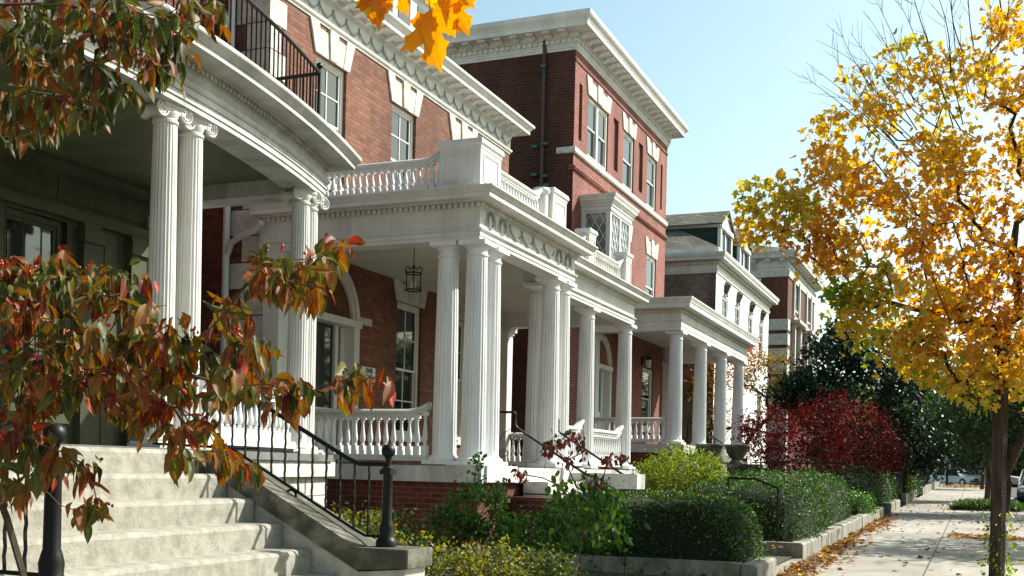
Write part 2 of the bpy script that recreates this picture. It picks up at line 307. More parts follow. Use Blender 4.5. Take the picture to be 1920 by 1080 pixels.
    def walkbox(s, path, o0, o1, z0, z1, w, pitch, start=0.0, end=0.0, shape=None):
        """boxes of width w every pitch along the path, from offset o0 to o1"""
        m = len(path); nr = []
        pts = MB_off(path, (o0+o1)/2)
        carry = start; 
        for i in range(m-1):
            a = Vector(pts[i]); b = Vector(pts[i+1]); L = (b-a).length
            if L < 1e-6: continue
            d = (b-a)/L; nn = Vector((d.y, -d.x)); t = carry+w/2
            lim = L - (end if i == m-2 else 0)
            while t + (w/2 if (i == m-2 or m < 5) else 0) < lim:
                c = a+d*t; h = (o1-o0)/2
                if shape:
                    poly = [(c.x-d.x*w/2+nn.x*(q-(o0+o1)/2), c.y-d.y*w/2+nn.y*(q-(o0+o1)/2), z) for q, z in shape]
                    s.prism(poly, (d.x*w, d.y*w, 0))
                else:
                    p0 = c-d*w/2-nn*h; p1 = c+d*w/2-nn*h; p2 = c+d*w/2+nn*h; p3 = c-d*w/2+nn*h
                    s.prism([(p.x, p.y, z0) for p in (p3, p2, p1, p0)], (0, 0, z1-z0))
                t += pitch
            carry = max(t-w/2-L, 0)
            if m < 5: carry = start
        return s
    def build(s, name, m, parent=None, smooth=None, mesh_only=False, origin=None):
        me = bpy.data.meshes.new(name)
        off = Vector(origin) if origin is not None else (wloc(parent) if parent else Vector((0, 0, 0)))
        me.from_pydata([(v[0]-off.x, v[1]-off.y, v[2]-off.z) for v in s.v], [], s.f)
        bm = bmesh.new(); bm.from_mesh(me); bmesh.ops.recalc_face_normals(bm, faces=bm.faces); bm.to_mesh(me); bm.free()
        if smooth or (smooth is None and s.smooth):
            me.polygons.foreach_set('use_smooth', [True]*len(me.polygons))
            me.set_sharp_from_angle(angle=rad(38 if smooth in (None, True) else smooth))
        me.materials.append(m)
        if mesh_only: return me
        o = bpy.data.objects.new(name, me); COL.objects.link(o)
        if parent: o.parent = parent
        elif origin is not None: o.location = off
        return o
def MB_off(path, o):
    m = len(path); out = []
    for i in range(m):
        dirs = []
        if i > 0: dirs.append((Vector(path[i])-Vector(path[i-1])).normalized())
        if i < m-1: dirs.append((Vector(path[i+1])-Vector(path[i])).normalized())
        nr = [Vector((d.y, -d.x)) for d in dirs]
        b = nr[0] if len(nr) == 1 else (nr[0]+nr[1])/max((nr[0]+nr[1]).length_squared/2, 1e-6)
        out.append((path[i][0]+b.x*o, path[i][1]+b.y*o))
    return out
# ------------------------------------------------------------------ foliage
RNG = np.random.default_rng(7)
def _oval():
    t = [0, .06, .16, .28, .42, .56, .70, .82, .92, 1.0]; w = [0.006, .09, .185, .245, .27, .255, .205, .13, .05, 0.0]; v = []; f = []
    for i, (a, c) in enumerate(zip(t, w)):
        zc = -.26*a*a
        for q in (-1, -.5, 0, .5, 1): v.append((q*c, a, zc+abs(q)*c*.34))
    for i in range(len(t)-1):
        o = i*5; f += [(o+k, o+k+1, o+k+6, o+k+5) for k in range(4)]
    return np.array(v), f
def _diamond():
    return np.array([(0, 0, 0), (.28, .45, .08), (0, 1, -.05), (-.28, .45, .08)]), [(0, 1, 2), (0, 2, 3)]
def _blob():
    return np.array([(0, 0, 0), (.3, .25, .06), (.3, .7, .06), (0, 1, -.04), (-.3, .7, .06), (-.3, .25, .06)]), [(0, 1, 2, 3), (0, 3, 4, 5)]
def _maple(fine):
    if fine:
        R = [(0, 0), (.10, .03), (.20, -.06), (.27, .02), (.36, .02), (.32, .12), (.27, .20), (.38, .24), (.48, .24), (.46, .34), (.58, .44), (.44, .46), (.40, .54), (.28, .49), (.17, .47),
             (.20, .60), (.29, .68), (.20, .73), (.16, .83), (.08, .84), (0, 1.0)]
    else:
        R = [(0, 0), (.18, -.04), (.36, .04), (.26, .20), (.56, .42), (.36, .48), (.17, .46), (.22, .70), (0, 1.0)]
    v = [(x, y, .18*abs(x)-.25*y*y*.5) for x, y in R]; n = len(R)
    v += [(-x, y, z) for (x, y, z) in v[1:-1]]
    right = tuple(range(n)); left = (0,)+tuple(range(n, n+n-2))+(n-1,)
    f = [right, left[::-1]]
    return np.array(v), f
TPL = dict(oval=_oval(), diamond=_diamond(), blob=_blob(), maple=_maple(False), maplefine=_maple(True))
def leafmesh(name, m, parent, pos, dirs, nrm, size, tpl='diamond', tint=None, kind=None, curl=None, width=1.0):
    T, F = TPL[tpl]; n = len(pos)
    pos = np.asarray(pos, float); d = np.asarray(dirs, float); d = d/np.linalg.norm(d, axis=1, keepdims=True)
    nr = np.asarray(nrm, float); nr = nr-d*np.sum(nr*d, 1, keepdims=True); nr /= (np.linalg.norm(nr, axis=1, keepdims=True)+1e-9)
    s = np.cross(d, nr); size = np.broadcast_to(size, (n,))
    T0 = T; T = np.repeat(T[None], n, 0).copy(); T[:, :, 0] *= width
    if tpl == 'oval':
        ph = RNG.random((n, 1))*6.28; am = .12+.22*RNG.random((n, 1)); fr = 7+6*RNG.random((n, 1))
        T[:, :, 2] += am*np.abs(T0[None, :, 0])*np.sin(fr*T0[None, :, 1]+ph+np.sign(T0[None, :, 0])*1.3)*.6
        tw = RNG.normal(size=(n, 1))*.35; T[:, :, 2] += tw*T0[None, :, 0]*T0[None, :, 1]*2
        T[:, :, 0] += RNG.normal(size=(n, 1))*.10*T0[None, :, 1]**2
        T[:, :, 0] *= 1+RNG.normal(size=(n, 1))*.14
    if curl is not None: T[:, :, 2] *= curl[:, None]
    V = pos[:, None]+size[:, None, None]*(T[:, :, 0:1]*s[:, None]+T[:, :, 1:2]*d[:, None]+T[:, :, 2:3]*nr[:, None])
    if parent is not None: V = V-np.array(wloc(parent))[None, None]
    k = T.shape[1]; base = np.arange(n)*k
    lv = np.concatenate([(base[:, None]+np.array(f)[None]) .ravel() if False else np.array(f)[None].repeat(n, 0).ravel()+np.repeat(base, len(f)) for f in F])
    sizes = np.concatenate([np.full(n, len(f)) for f in F]); starts = np.concatenate([[0], np.cumsum(sizes)[:-1]])
    me = bpy.data.meshes.new(name); me.vertices.add(n*k); me.vertices.foreach_set('co', V.ravel())
    me.loops.add(len(lv)); me.loops.foreach_set('vertex_index', lv.astype(np.int32))
    me.polygons.add(len(sizes)); me.polygons.foreach_set('loop_start', starts.astype(np.int32))
    me.update(calc_edges=True)
    a = me.attributes.new('tint', 'FLOAT', 'FACE')
    if tint is None: tint = RNG.random(n)
    a.data.foreach_set('value', np.tile(np.clip(tint, 0, 1), len(F)).astype(np.float32))
    if tpl in ('oval', 'maplefine'):
        for nm_, cc in (('lx', 0), ('ly', 1)):
            q_ = me.attributes.new(nm_, 'FLOAT', 'POINT'); q_.data.foreach_set('value', np.tile(T0[:, cc], n).astype(np.float32))
    if tpl in ('oval',): me.polygons.foreach_set('use_smooth', [True]*len(me.polygons))
    me.validate(); me.materials.append(m)
    o = bpy.data.objects.new(name, me); COL.objects.link(o)
    if parent is not None: o.parent = parent
    if kind: o['kind'] = kind
    return o
def rdirs(n, up=0.0, spread=1.0):
    v = RNG.normal(size=(n, 3))*spread; v[:, 2] += up; return v/np.linalg.norm(v, axis=1, keepdims=True)

def grow(trunk, targets, tip=0.006, seg=0.3, power=2.25, wander=0.06, bias=0.35, seed=1, minnode=1):
    """connect target points into a branching skeleton that starts on the trunk polyline"""
    rg = np.random.default_rng(seed)
    P = [np.array(p, float) for p in trunk]; par = [-1]+list(range(len(P)-1)); dist = [0.0]
    for i in range(1, len(P)): dist.append(dist[-1]+np.linalg.norm(P[i]-P[i-1]))
    ok = [i >= minnode for i in range(len(P))]
    top = P[-1]
    targets = sorted([np.array(t, float) for t in targets], key=lambda t: np.linalg.norm(t-P[minnode]))
    for t in targets:
        A = np.array(P); D = np.linalg.norm(A-t, axis=1)
        pen = np.where(A[:, 2] > t[2]+0.1, 0.6, 0)*D + np.where(ok, 0, 1e6)
        i = int(np.argmin(D+bias*np.array(dist)*0.5+pen))
        L = D[i]; n = max(1, int(L/seg)); p0 = P[i]
        prev = P[par[i]] if par[i] >= 0 else p0-np.array([0, 0, .1]); dr = p0-prev; dr = dr/(np.linalg.norm(dr)+1e-9)
        c = p0+dr*L*0.22+(t-p0)*.2
        last = i
        for k in range(1, n+1):
            u = k/n; q = (1-u)**2*p0+2*u*(1-u)*c+u*u*t
            if k < n: q = q+rg.normal(size=3)*wander*seg
            P.append(q); par.append(last); dist.append(dist[last]+L/n); ok.append(True); last = len(P)-1
    n = len(P); ch = [[] for _ in range(n)]
    for i in range(n):
        if par[i] >= 0: ch[par[i]].append(i)
    R = [0]*n
    for i in range(n-1, -1, -1):
        R[i] = tip if not ch[i] else sum(R[c]**power for c in ch[i])**(1/power)
        if len(ch[i]) == 1: R[i] = R[i]*1.015
    # polylines
    chains = []; stack = [(0, None)]
    while stack:
        s, fr = stack.pop(); line = [] if fr is None else [fr]
        i = s
        while True:
            line.append(i)
            if not ch[i]: break
            big = max(ch[i], key=lambda c: R[c])
            for c in ch[i]:
                if c != big: stack.append((c, i))
            i = big
        chains.append(line)
    tips = [i for i in range(n) if not ch[i]]
    return P, R, chains, tips, par
def branches_mesh(P, R, chains, scale=1.0, trunk_r=None, n=7, rmax=None):
    b = MB()
    for ln in chains:
        pts = [P[i] for i in ln]
        if len(pts) < 2: continue
        rs = [R[i]*scale for i in ln]
        if len(ln) > 1 and R[ln[0]] > R[ln[1]]*1.3: rs[0] = rs[1]*1.1
        if rmax: rs = [min(r, rmax) for r in rs]
        b.tube(pts, rs, n=n if max(rs) > .03 else 4, cap=True)
    b.smooth = True
    return b
def ellipsoid_pts(c, r, n, shell=0.55, rg=RNG):
    v = rg.normal(size=(n, 3)); v /= np.linalg.norm(v, axis=1, keepdims=True)
    rr = shell+(1-shell)*rg.random((n, 1))**0.7
    return np.array(c)+v*rr*np.array(r)
def tree(name, label, cat, trunk, blobs, lm, leaf, nleaf, tip=0.006, spread=0.25, tpl='diamond', group=None, seed=1, seg=.3, bare=None, trunk_r=None,
         droop=0.5, bark=None, tint=None, crown_name='crown', minnode=1, core=None, bias=.35, power=2.25):
    """trunk polyline, crown made of ellipsoids (centre, radii, number of branch tips)"""
    root = thing(name, tuple(trunk[0]), label, cat, group)
    rg = np.random.default_rng(seed)
    T = np.concatenate([ellipsoid_pts(q[0], q[1], q[2], rg=rg) for q in blobs])
    bt = np.concatenate([np.full(q[2], q[3] if len(q) > 3 else -1.0) for q in blobs])
    if bare is not None: T2 = np.concatenate([T, np.array(bare)])
    else: T2 = T
    P, R, chains, tips, par = grow(trunk, list(T2), tip=tip, seg=seg, seed=seed, minnode=minnode, bias=bias, power=power)
    sc = 1.0
    if trunk_r: sc = 1.0
    R2 = list(R)
    if trunk_r:
        f = trunk_r/R[0]; R2 = [r*(f if f < 1 else 1+(f-1)*min(1, r/R[0]*1.5)) if r > tip*1.01 else r for r in R]
    bm_ = branches_mesh(P, R2, chains); bm_.build('trunk', bark or BARK, root, smooth=True)
    nt_ = len(T); idx = rg.integers(0, nt_, nleaf)
    c = T[idx]
    pos = c+rg.normal(size=(nleaf, 3))*spread*np.array([1, 1, .75])
    d = rg.normal(size=(nleaf, 3)); d[:, 2] -= droop; nr = rg.normal(size=(nleaf, 3)); nr[:, 2] += 0.8
    sz = leaf*(0.7+0.6*rg.random(nleaf))
    if tint is not None: tv = tint(pos, rg)
    else:
        cl = rg.random(nt_); tv = 0.6*cl[idx]+0.4*rg.random(nleaf)
        tv = np.where(bt[idx] >= 0, bt[idx]+(tv-.5)*.55, tv)
    leafmesh(crown_name, lm, root, pos, d, nr, sz, tpl, tint=tv)
    return root
def rounded_pts(n, x0, x1, y0, y1, z0, z1, rg, rough=.05, k=4.0):
    """points on the surface of a clipped hedge (superellipsoid) with lumps; returns points, normals"""
    c = np.array([(x0+x1)/2, (y0+y1)/2, z0]); h = np.array([(x1-x0)/2, (y1-y0)/2, (z1-z0)])
    # area-weighted faces of box
    ar = np.array([h[1]*2*h[2], h[1]*2*h[2], h[0]*2*h[2], h[0]*2*h[2], 4*h[0]*h[1]]); f = rg.choice(5, n, p=ar/ar.sum())
    q = rg.random((n, 3))*2-1; q[:, 2] = (q[:, 2]+1)/2
    q[f == 0, 0] = 1; q[f == 1, 0] = -1; q[f == 2, 1] = 1; q[f == 3, 1] = -1; q[f == 4, 2] = 1
    kk = np.array([7., 7., 5.]); r = (np.abs(q)**k).sum(1)**(1/k)
    s = q/r[:, None]
    p = c+s*h
    ph = np.sin(p[:, 0]*5+p[:, 2]*3)*np.cos(p[:, 1]*4.3+p[:, 0])+0.5*np.sin(p[:, 0]*13+p[:, 1]*11+p[:, 2]*9)
    nn = np.sign(s)*np.abs(s)**(k-1)/h; nn /= np.linalg.norm(nn, axis=1, keepdims=True)
    p = p+nn*(ph*rough+rg.normal(size=n)*rough*.6)[:, None]
    return p, nn
def hedge(label, x0, x1, y0, y1, z0, z1, n, leaf=.03, lm=None, group=None, name='boxwood_hedge', cat='hedge', rough=.04, seed=3, tpl='blob', core=True, k=5):
    root = thing(name, ((x0+x1)/2, (y0+y1)/2, z0), label, cat, group)
    rg = np.random.default_rng(seed)
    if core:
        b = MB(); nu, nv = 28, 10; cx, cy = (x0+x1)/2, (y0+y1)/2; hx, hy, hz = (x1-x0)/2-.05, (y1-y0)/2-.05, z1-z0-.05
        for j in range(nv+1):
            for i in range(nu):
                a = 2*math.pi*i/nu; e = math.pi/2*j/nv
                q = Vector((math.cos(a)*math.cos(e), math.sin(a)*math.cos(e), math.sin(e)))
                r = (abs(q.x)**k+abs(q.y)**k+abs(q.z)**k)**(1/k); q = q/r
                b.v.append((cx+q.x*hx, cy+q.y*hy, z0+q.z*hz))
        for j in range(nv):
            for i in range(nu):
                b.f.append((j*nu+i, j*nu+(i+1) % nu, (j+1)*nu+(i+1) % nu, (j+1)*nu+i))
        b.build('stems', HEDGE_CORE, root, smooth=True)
    p, nn = rounded_pts(n, x0, x1, y0, y1, z0, z1, rg, rough, k)
    th = np.sin(p[:, 0]*2.3+p[:, 2]*3.1+seed)*np.sin(p[:, 1]*2.9-p[:, 2]*2.2+seed)+.35*np.sin(p[:, 1]*7.1+p[:, 0]*6.3)
    sh = rg.random(n) < .05; p = p+nn*(sh*rg.random(n)*.07)[:, None]+np.array([0, 0, 1.])*(sh*rg.random(n)*.06)[:, None]
    keep = (p[:, 2] > z0) & (rg.random(n) < np.where(th < -.55, .35, 1.0)); p = p[keep]; nn = nn[keep]; m = len(p)
    d = nn*0.7+rg.normal(size=(m, 3))*.7; d[:, 2] += .25
    leafmesh('foliage', lm or L_BOX, root, p, d, nn+rg.normal(size=(m, 3))*.5, leaf*(.7+.6*rg.random(m)), tpl, tint=rg.random(m)**1.5)
    return root
def shrub(name, label, base, blobs, lm, leaf, nleaf, group=None, cat='shrub', tip=.004, seed=1, spread=.08, tpl='blob', droop=.2, bark=None, tint=None, nstem=5):
    rg = np.random.default_rng(seed)
    root = thing(name, base, label, cat, group)
    T = np.concatenate([ellipsoid_pts(c, r, k, rg=rg) for c, r, k in blobs])
    b = MB(); b.smooth = True
    groups = rg.integers(0, nstem, len(T))
    for g in range(nstem):
        tg = [t for t, q in zip(T, groups) if q == g]
        if not tg: continue
        a = rg.random()*6.28; bs = np.array(base)+np.array([math.cos(a), math.sin(a), 0])*.05
        P, R, ch, tips, par = grow([bs, bs+np.array([math.cos(a)*.05, math.sin(a)*.05, .12])], tg, tip=tip, seg=.15, seed=seed+g, bias=.15)
        q = branches_mesh(P, R, ch, n=5); b.add(q.v, q.f)
    b.build('stems', bark or TWIG, root, smooth=True)
    idx = rg.integers(0, len(T), nleaf); pos = T[idx]+rg.normal(size=(nleaf, 3))*spread
    d = rg.normal(size=(nleaf, 3)); d[:, 2] -= droop; nr = rg.normal(size=(nleaf, 3)); nr[:, 2] += .8
    cl = rg.random(len(T)); tv = .5*cl[idx]+.5*rg.random(nleaf) if tint is None else tint(pos, rg)
    leafmesh('foliage', lm, root, pos, d, nr, leaf*(.6+.8*rg.random(nleaf)), tpl, tint=tv)
    return root

# ------------------------------------------------------------------ building kit (street fronts face +X)
def wall_cells(b, W, u0, u1, z0, z1, holes, axis='x', depth=0.16, sgn=1, reveals=True):
    """wall sheet in the plane axis=W with rectangular holes (u0,u1,z0,z1) and their reveals going inwards"""
    us = sorted(set([u0, u1]+[h[0] for h in holes]+[h[1] for h in holes])); zs = sorted(set([z0, z1]+[h[2] for h in holes]+[h[3] for h in holes]))
    us = [u for u in us if u0 <= u <= u1]; zs = [z for z in zs if z0 <= z <= z1]
    def pt(u, z, w=0): return (W-w*sgn, u, z) if axis == 'x' else (u, W-w*sgn, z)
    for i in range(len(us)-1):
        for j in range(len(zs)-1):
            cu, cz = (us[i]+us[i+1])/2, (zs[j]+zs[j+1])/2
            if any(h[0] < cu < h[1] and h[2] < cz < h[3] for h in holes): continue
            b.add([pt(us[i], zs[j]), pt(us[i+1], zs[j]), pt(us[i+1], zs[j+1]), pt(us[i], zs[j+1])], [(0, 1, 2, 3)])
    if reveals:
        for h in holes:
            dd = h[4] if len(h) > 4 else depth
            a, c, e, f = h[:4]; n = [pt(a, e), pt(c, e), pt(c, f), pt(a, f)]; m = [pt(a, e, dd), pt(c, e, dd), pt(c, f, dd), pt(a, f, dd)]
            b.add(n+m, [(0, 1, 5, 4), (1, 2, 6, 5), (2, 3, 7, 6), (3, 0, 4, 7)]+([(4, 5, 6, 7)] if len(h) > 4 else []))
def window(parent, W, y0, y1, z0, z1, rec=0.14, cols=1, rows=1, mull=0, label=None, sill=True, curtain=0, mat=None, meet=None, sash_open=0, sillm=None, fr=.07):
    """double-hung window in the plane x=W seen from +X. cols x rows panes in each sash, mull = centre post"""
    b = MB(); X = W-rec; M = mat or PAINT
    b.box(X-.02, X+.07, y0, y0+fr, z0, z1); b.box(X-.02, X+.07, y1-fr, y1, z0, z1)
    b.box(X-.02, X+.072, y0+fr, y1-fr, z1-fr, z1); b.box(X-.02, X+.072, y0+fr, y1-fr, z0, z0+fr*.8)
    spans = [(y0+fr, y1-fr)]
    if mull: c = (y0+y1)/2; b.box(X-.02, X+.08, c-mull/2, c+mull/2, z0+fr*.8, z1-fr); spans = [(y0+fr, c-mull/2), (c+mull/2, y1-fr)]
    zm = meet if meet else (z0+z1)/2
    g = MB(); cu = MB()
    for a, c in spans:
        s = .04
        for (e, f, xo) in ((zm-.02, z1-fr, .03), (z0+fr*.8, zm+.02, 0.0)):
            b.box(X+xo-.015, X+xo+.018, a, a+s, e, f); b.box(X+xo-.015, X+xo+.018, c-s, c, e, f)
            b.box(X+xo-.015, X+xo+.016, a+s, c-s, f-s, f); b.box(X+xo-.015, X+xo+.016, a+s, c-s, e, e+s)
            for k in range(1, cols): yy = a+(c-a)*k/cols; b.box(X+xo-.012, X+xo+.012, yy-.011, yy+.011, e+s, f-s)
            for k in range(1, rows): zz = e+(f-e)*k/rows; b.box(X+xo-.012, X+xo+.0135, a+s, c-s, zz-.011, zz+.011)
            g.add([(X+xo, a+s*.5, e+s*.5), (X+xo, c-s*.5, e+s*.5), (X+xo, c-s*.5, f-s*.5), (X+xo, a+s*.5, f-s*.5)], [(0, 1, 2, 3)])
    o = b.build('window', M, parent)
    if label: o['label'] = label
    g.build('pane', GLASS, o)
    if sill:
        s = MB(); s.box(W-rec, W+.05, y0-.06, y1+.06, z0-.11, z0-.002); s.build('sill', sillm or LIME, o)
    return o
def jack_arch(parent, W, y0, y1, z0, z1, fl=.14, proj=.025, m=None, key=True, low=.84):
    """splayed stone lintel of five stones, the outer ones and the key taller"""
    b = MB(); n = 5; H = z1-z0; c = (y0+y1)/2; w = (y1-y0)/2
    xs = [-1, -.62, -.2, .2, .62, 1]
    for i in range(n):
        a, d = xs[i], xs[i+1]; tall = i in (0, 2, 4); h = H if tall else H*low; pr = proj+(.02 if i == 2 else 0.0)+(.008 if tall else 0)
        f1 = fl*h/H
        pts = [(W, c+a*w, z0), (W, c+d*w-.004, z0), (W, c+d*w+d*f1*1.0-.004, z0+h), (W, c+a*w+a*f1*1.0, z0+h)]
        b.prism(pts, (pr, 0, 0))
    return b.build('lintel', m or LIME, parent)
def column_mesh(name, h, rb, rt, flutes=20, ionic=False, base=True, n=None, neck=True, mat=None):
    """shaft with entasis and flutes; origin at the bottom centre. Returns list of (partname, mesh)"""
    b = MB(); N = flutes*5 if flutes else 32; bh = .14*rb/.18 if base else 0; ch = (.20 if not ionic else .17)*rb/.18
    zs = [bh, bh+.03, bh+.08]+[bh+.08+(h-bh-ch-.16)*k/8 for k in range(1, 9)]+[h-ch-.04, h-ch]
    vs = []; 
    for j, z in enumerate(zs):
        u = (z-bh)/(h-bh-ch); r = rb+(rt-rb)*(u**1.6); fl = 1.0 if 2 <= j <= len(zs)-3 else 0.0
        if j == 1: fl = .0
        for k in range(N):
            a = 2*math.pi*k/N; dep = 0
            if flutes: p = (k % 5)/5.0; dep = [0, .028, .042, .028, 0][k % 5]*fl*1.5
            vs.append((r*(1-dep)*math.cos(a), r*(1-dep)*math.sin(a), z))
    fs = [(i*N+k, i*N+(k+1) % N, (i+1)*N+(k+1) % N, (i+1)*N+k) for i in range(len(zs)-1) for k in range(N)]
    b.add(vs, fs); shaft = b.build('column', mat or PAINT, mesh_only=True, smooth=28)
    out = [('column', shaft)]
    if base:
        b = MB(); q = rb*1.36; b.box(-q, q, -q, q, 0, bh*.42)
        b.lathe((0, 0, 0), [(q*.97, bh*.421), (q*1.0, bh*.52), (q*1.0, bh*.62), (q*.93, bh*.74), (rb*1.1, bh*.78), (rb*1.1, bh*.86), (rb*1.02, bh*1.02)], 28)
        out.append(('base', b.build('base', mat or PAINT, mesh_only=True, smooth=True)))
    b = MB(); t = rt; z0 = h-ch
    if not ionic:
        b.lathe((0, 0, 0), [(t*.99, z0-.02), (t*1.10, z0-.012), (t*1.10, z0+.012), (t*1.0, z0+.02), (t*1.0, z0+ch*.42), (t*1.08, z0+ch*.44), (t*1.08, z0+ch*.5), (t*1.2, z0+ch*.58), (t*1.34, z0+ch*.68)], 28)
        q = t*1.42; b.box(-q, q, -q, q, z0+ch*.685, h)
    else:
        b.lathe((0, 0, 0), [(t*.99, z0-.06), (t*1.12, z0-.045), (t*1.12, z0-.02), (t*1.0, z0-.01), (t*1.22, z0+.04), (t*1.22, z0+.06)], 28)
        q = t*1.22
        b.box(-q, q, -q, q, h-.035, h)
        b.box(-t*.9, t*.9, -t*1.05, t*1.05, z0+.06, h-.0352)
        for sx in (-1, 1):          # front and back faces carry the spirals
            xf = sx*t*1.12
            b.box(min(xf-.012*sx, xf), max(xf-.012*sx, xf), -t*1.2, t*1.2, h-.085, h-.0355)
            for sy in (-1, 1):
                cy_, cz_ = sy*t*1.28, z0+.052
                pts = [(xf-.004*sx, cy_+sy*math.sin(a)*rr*-1*-1, cz_+math.cos(a)*rr) for a, rr in [(th, .078*(1-.83*th/(math.pi*4.6))) for th in np.linspace(0, math.pi*4.6, 44)]]
                b.tube(pts, [.0135*(1-.55*i/44) for i in range(44)], 5)
                b.prism([(xf-.03*sx, cy_+.066*math.cos(a), cz_+.066*math.sin(a)) for a in np.linspace(0, 2*math.pi, 18)[:-1]], (.022*sx, 0, 0))
        for sy in (-1, 1):          # bolsters between them
            for k, (x0_, x1_, r0_, r1_) in enumerate([(-t*1.0, -t*.4, .072, .048), (-t*.4, 0, .048, .044), (0, t*.4, .044, .048), (t*.4, t*1.0, .048, .072)]):
                b.tube([(x0_, sy*t*1.28, z0+.052), (x1_, sy*t*1.28, z0+.052)], [r0_, r1_], 14)
    out.append(('capital', b.build('capital', mat or PAINT, mesh_only=True, smooth=True)))
    return out
def put_column(meshes, parent, x, y, z, rotz=0, label=None, name='column'):
    o = link_mesh(name, meshes[0][1], None, parent, (x, y, z), rotz)
    if label: o['label'] = label
    for nm, me in meshes[1:]:
        c = bpy.data.objects.new(nm, me); COL.objects.link(c); c.parent = o
    return o
def baluster_mesh(h=.55, r=.042, n=12):
    b = MB(); p = [(r*.9, 0)]
    b.box(-r, r, -r, r, 0, h*.22)
    b.lathe((0, 0, 0), [(r*.55, h*.221), (r*.8, h*.25), (r*.55, h*.28), (r*.95, h*.36), (r*1.0, h*.44), (r*.72, h*.58), (r*.48, h*.74), (r*.42, h*.82), (r*.8, h*.85), (r*.5, h*.87), (r*.55, h*.899)], n)
    b.box(-r*.95, r*.95, -r*.95, r*.95, h*.90, h)
    return b.build('baluster', COLP, mesh_only=True, smooth=True)
def balustrade(parent, p0, p1, z0, zt, bm, pitch=.118, ramp0=0, ramp1=0, individual=True, bh=.55, name='balustrade', m=None):
    """bottom rail from z0, moulded top rail ending at zt; ramps lift the top rail at an end"""
    m = m or PAINT
    a = Vector((p0[0], p0[1], 0)); c = Vector((p1[0], p1[1], 0)); L = (c-a).length; d = (c-a)/L; nn = Vector((d.y, -d.x, 0))
    b = MB(); zr = zt-.10
    b.sweep([p0[:2], p1[:2]], [(-.06, z0), (.06, z0), (.06, z0+.07), (.05, z0+.085), (-.05, z0+.085), (-.06, z0+.07)])
    prof = [(-.05, 0), (.05, 0), (.05, .03), (.078, .045), (.078, .075), (.04, .10), (-.04, .10), (-.078, .075), (-.078, .045), (-.05, .03)]
    line = []
    K = 10
    if ramp0: line += [(ramp0[0]*i/K, ramp0[1]*(1-i/K)**2) for i in range(K)]
    else: line += [(0, 0)]
    if ramp1: line += [(L-ramp1[0]*(1-i/K), ramp1[1]*(i/K)**2) for i in range(K+1)]
    else: line += [(L, 0)]
    if ramp0 and not ramp1: line.insert(K, (ramp0[0], 0))
    vs = []; n = len(prof)
    for (t, dz) in line:
        for (o, z) in prof:
            q = a+d*t+nn*o; vs.append((q.x, q.y, zr+dz+z))
    fs = [(i*n+k, (i+1)*n+k, (i+1)*n+(k+1) % n, i*n+(k+1) % n) for i in range(len(line)-1) for k in range(n)]+[tuple(range(n)), tuple(range((len(line)-1)*n, len(line)*n))[::-1]]
    b.add(vs, fs)
    o = b.build(name, m, parent)
    cnt = max(1, int(L/pitch)); z = z0+.085; H = zr-z
    def dz(t):
        if ramp0 and t < ramp0[0]: return ramp0[1]*(1-t/ramp0[0])**2
        if ramp1 and t > L-ramp1[0]: return ramp1[1]*((t-(L-ramp1[0]))/ramp1[0])**2
        return 0
    if individual:
        for i in range(cnt):
            t = L*(i+.5)/cnt; q = a+d*t
            s = link_mesh('baluster', bm, None, o, (q.x, q.y, z)); s.scale = (1, 1, (H+dz(t))/bh)
    else:
        mb = MB(); V = [v.co.copy() for v in bm.vertices]; F = [tuple(p.vertices) for p in bm.polygons]
        for i in range(cnt):
            t = L*(i+.5)/cnt; q = a+d*t; k = (H+dz(t))/bh
            mb.add([(v.x+q.x, v.y+q.y, v.z*k+z) for v in V], F)
        s = mb.build('baluster', PAINT, o, smooth=True); s['kind'] = 'stuff'
    return o
def panel_die(parent, x0, x1, y0, y1, z0, z1, name='pedestal', m=None, cap=.035, panel=True):
    """balustrade pier with cap, base and raised-edge panels on the -Y and +X faces"""
    b = MB(); b.box(x0, x1, y0, y1, z0, z1-.10)
    b.sweep([(x0, y0), (x1, y0), (x1, y1), (x0, y1)], [(-.05, z0), (.03, z0), (.03, z0+.07), (.012, z0+.1), (-.05, z0+.1)], closed=True)
    c = cap
    b.sweep([(x0, y0), (x1, y0), (x1, y1), (x0, y1)], [(-.03, z1-.13), (.008, z1-.13), (.012, z1-.09), (c, z1-.07), (c, z1-.035), (c*.6, z1-.0), (-.03, z1)], closed=True)
    b.box(x0+.02, x1-.02, y0+.02, y1-.02, z1-.1, z1-.001)
    def frame_y(a, c2, e, f, yy):
        t = .018
        for q in ((a, c2, f-t, f), (a, c2, e, e+t), (a, a+t, e+t, f-t), (c2-t, c2, e+t, f-t)): b.box(q[0], q[1], yy-.012, yy+.01, q[2], q[3])
    def frame_x(a, c2, e, f, xx):
        t = .018
        for q in ((a, c2, f-t, f), (a, c2, e, e+t), (a, a+t, e+t, f-t), (c2-t, c2, e+t, f-t)): b.box(xx-.01, xx+.012, q[0], q[1], q[2], q[3])
    if panel:
        w = x1-x0; dd = y1-y0; h0, h1 = z0+.15, z1-.19
        if w > .3: frame_y(x0+.09, x1-.09, h0, h1, y0)
        if dd > .12: frame_x(y0+dd*.14, y1-dd*.14, h0, h1, x1)
    return b.build(name, m or PAINT, parent)
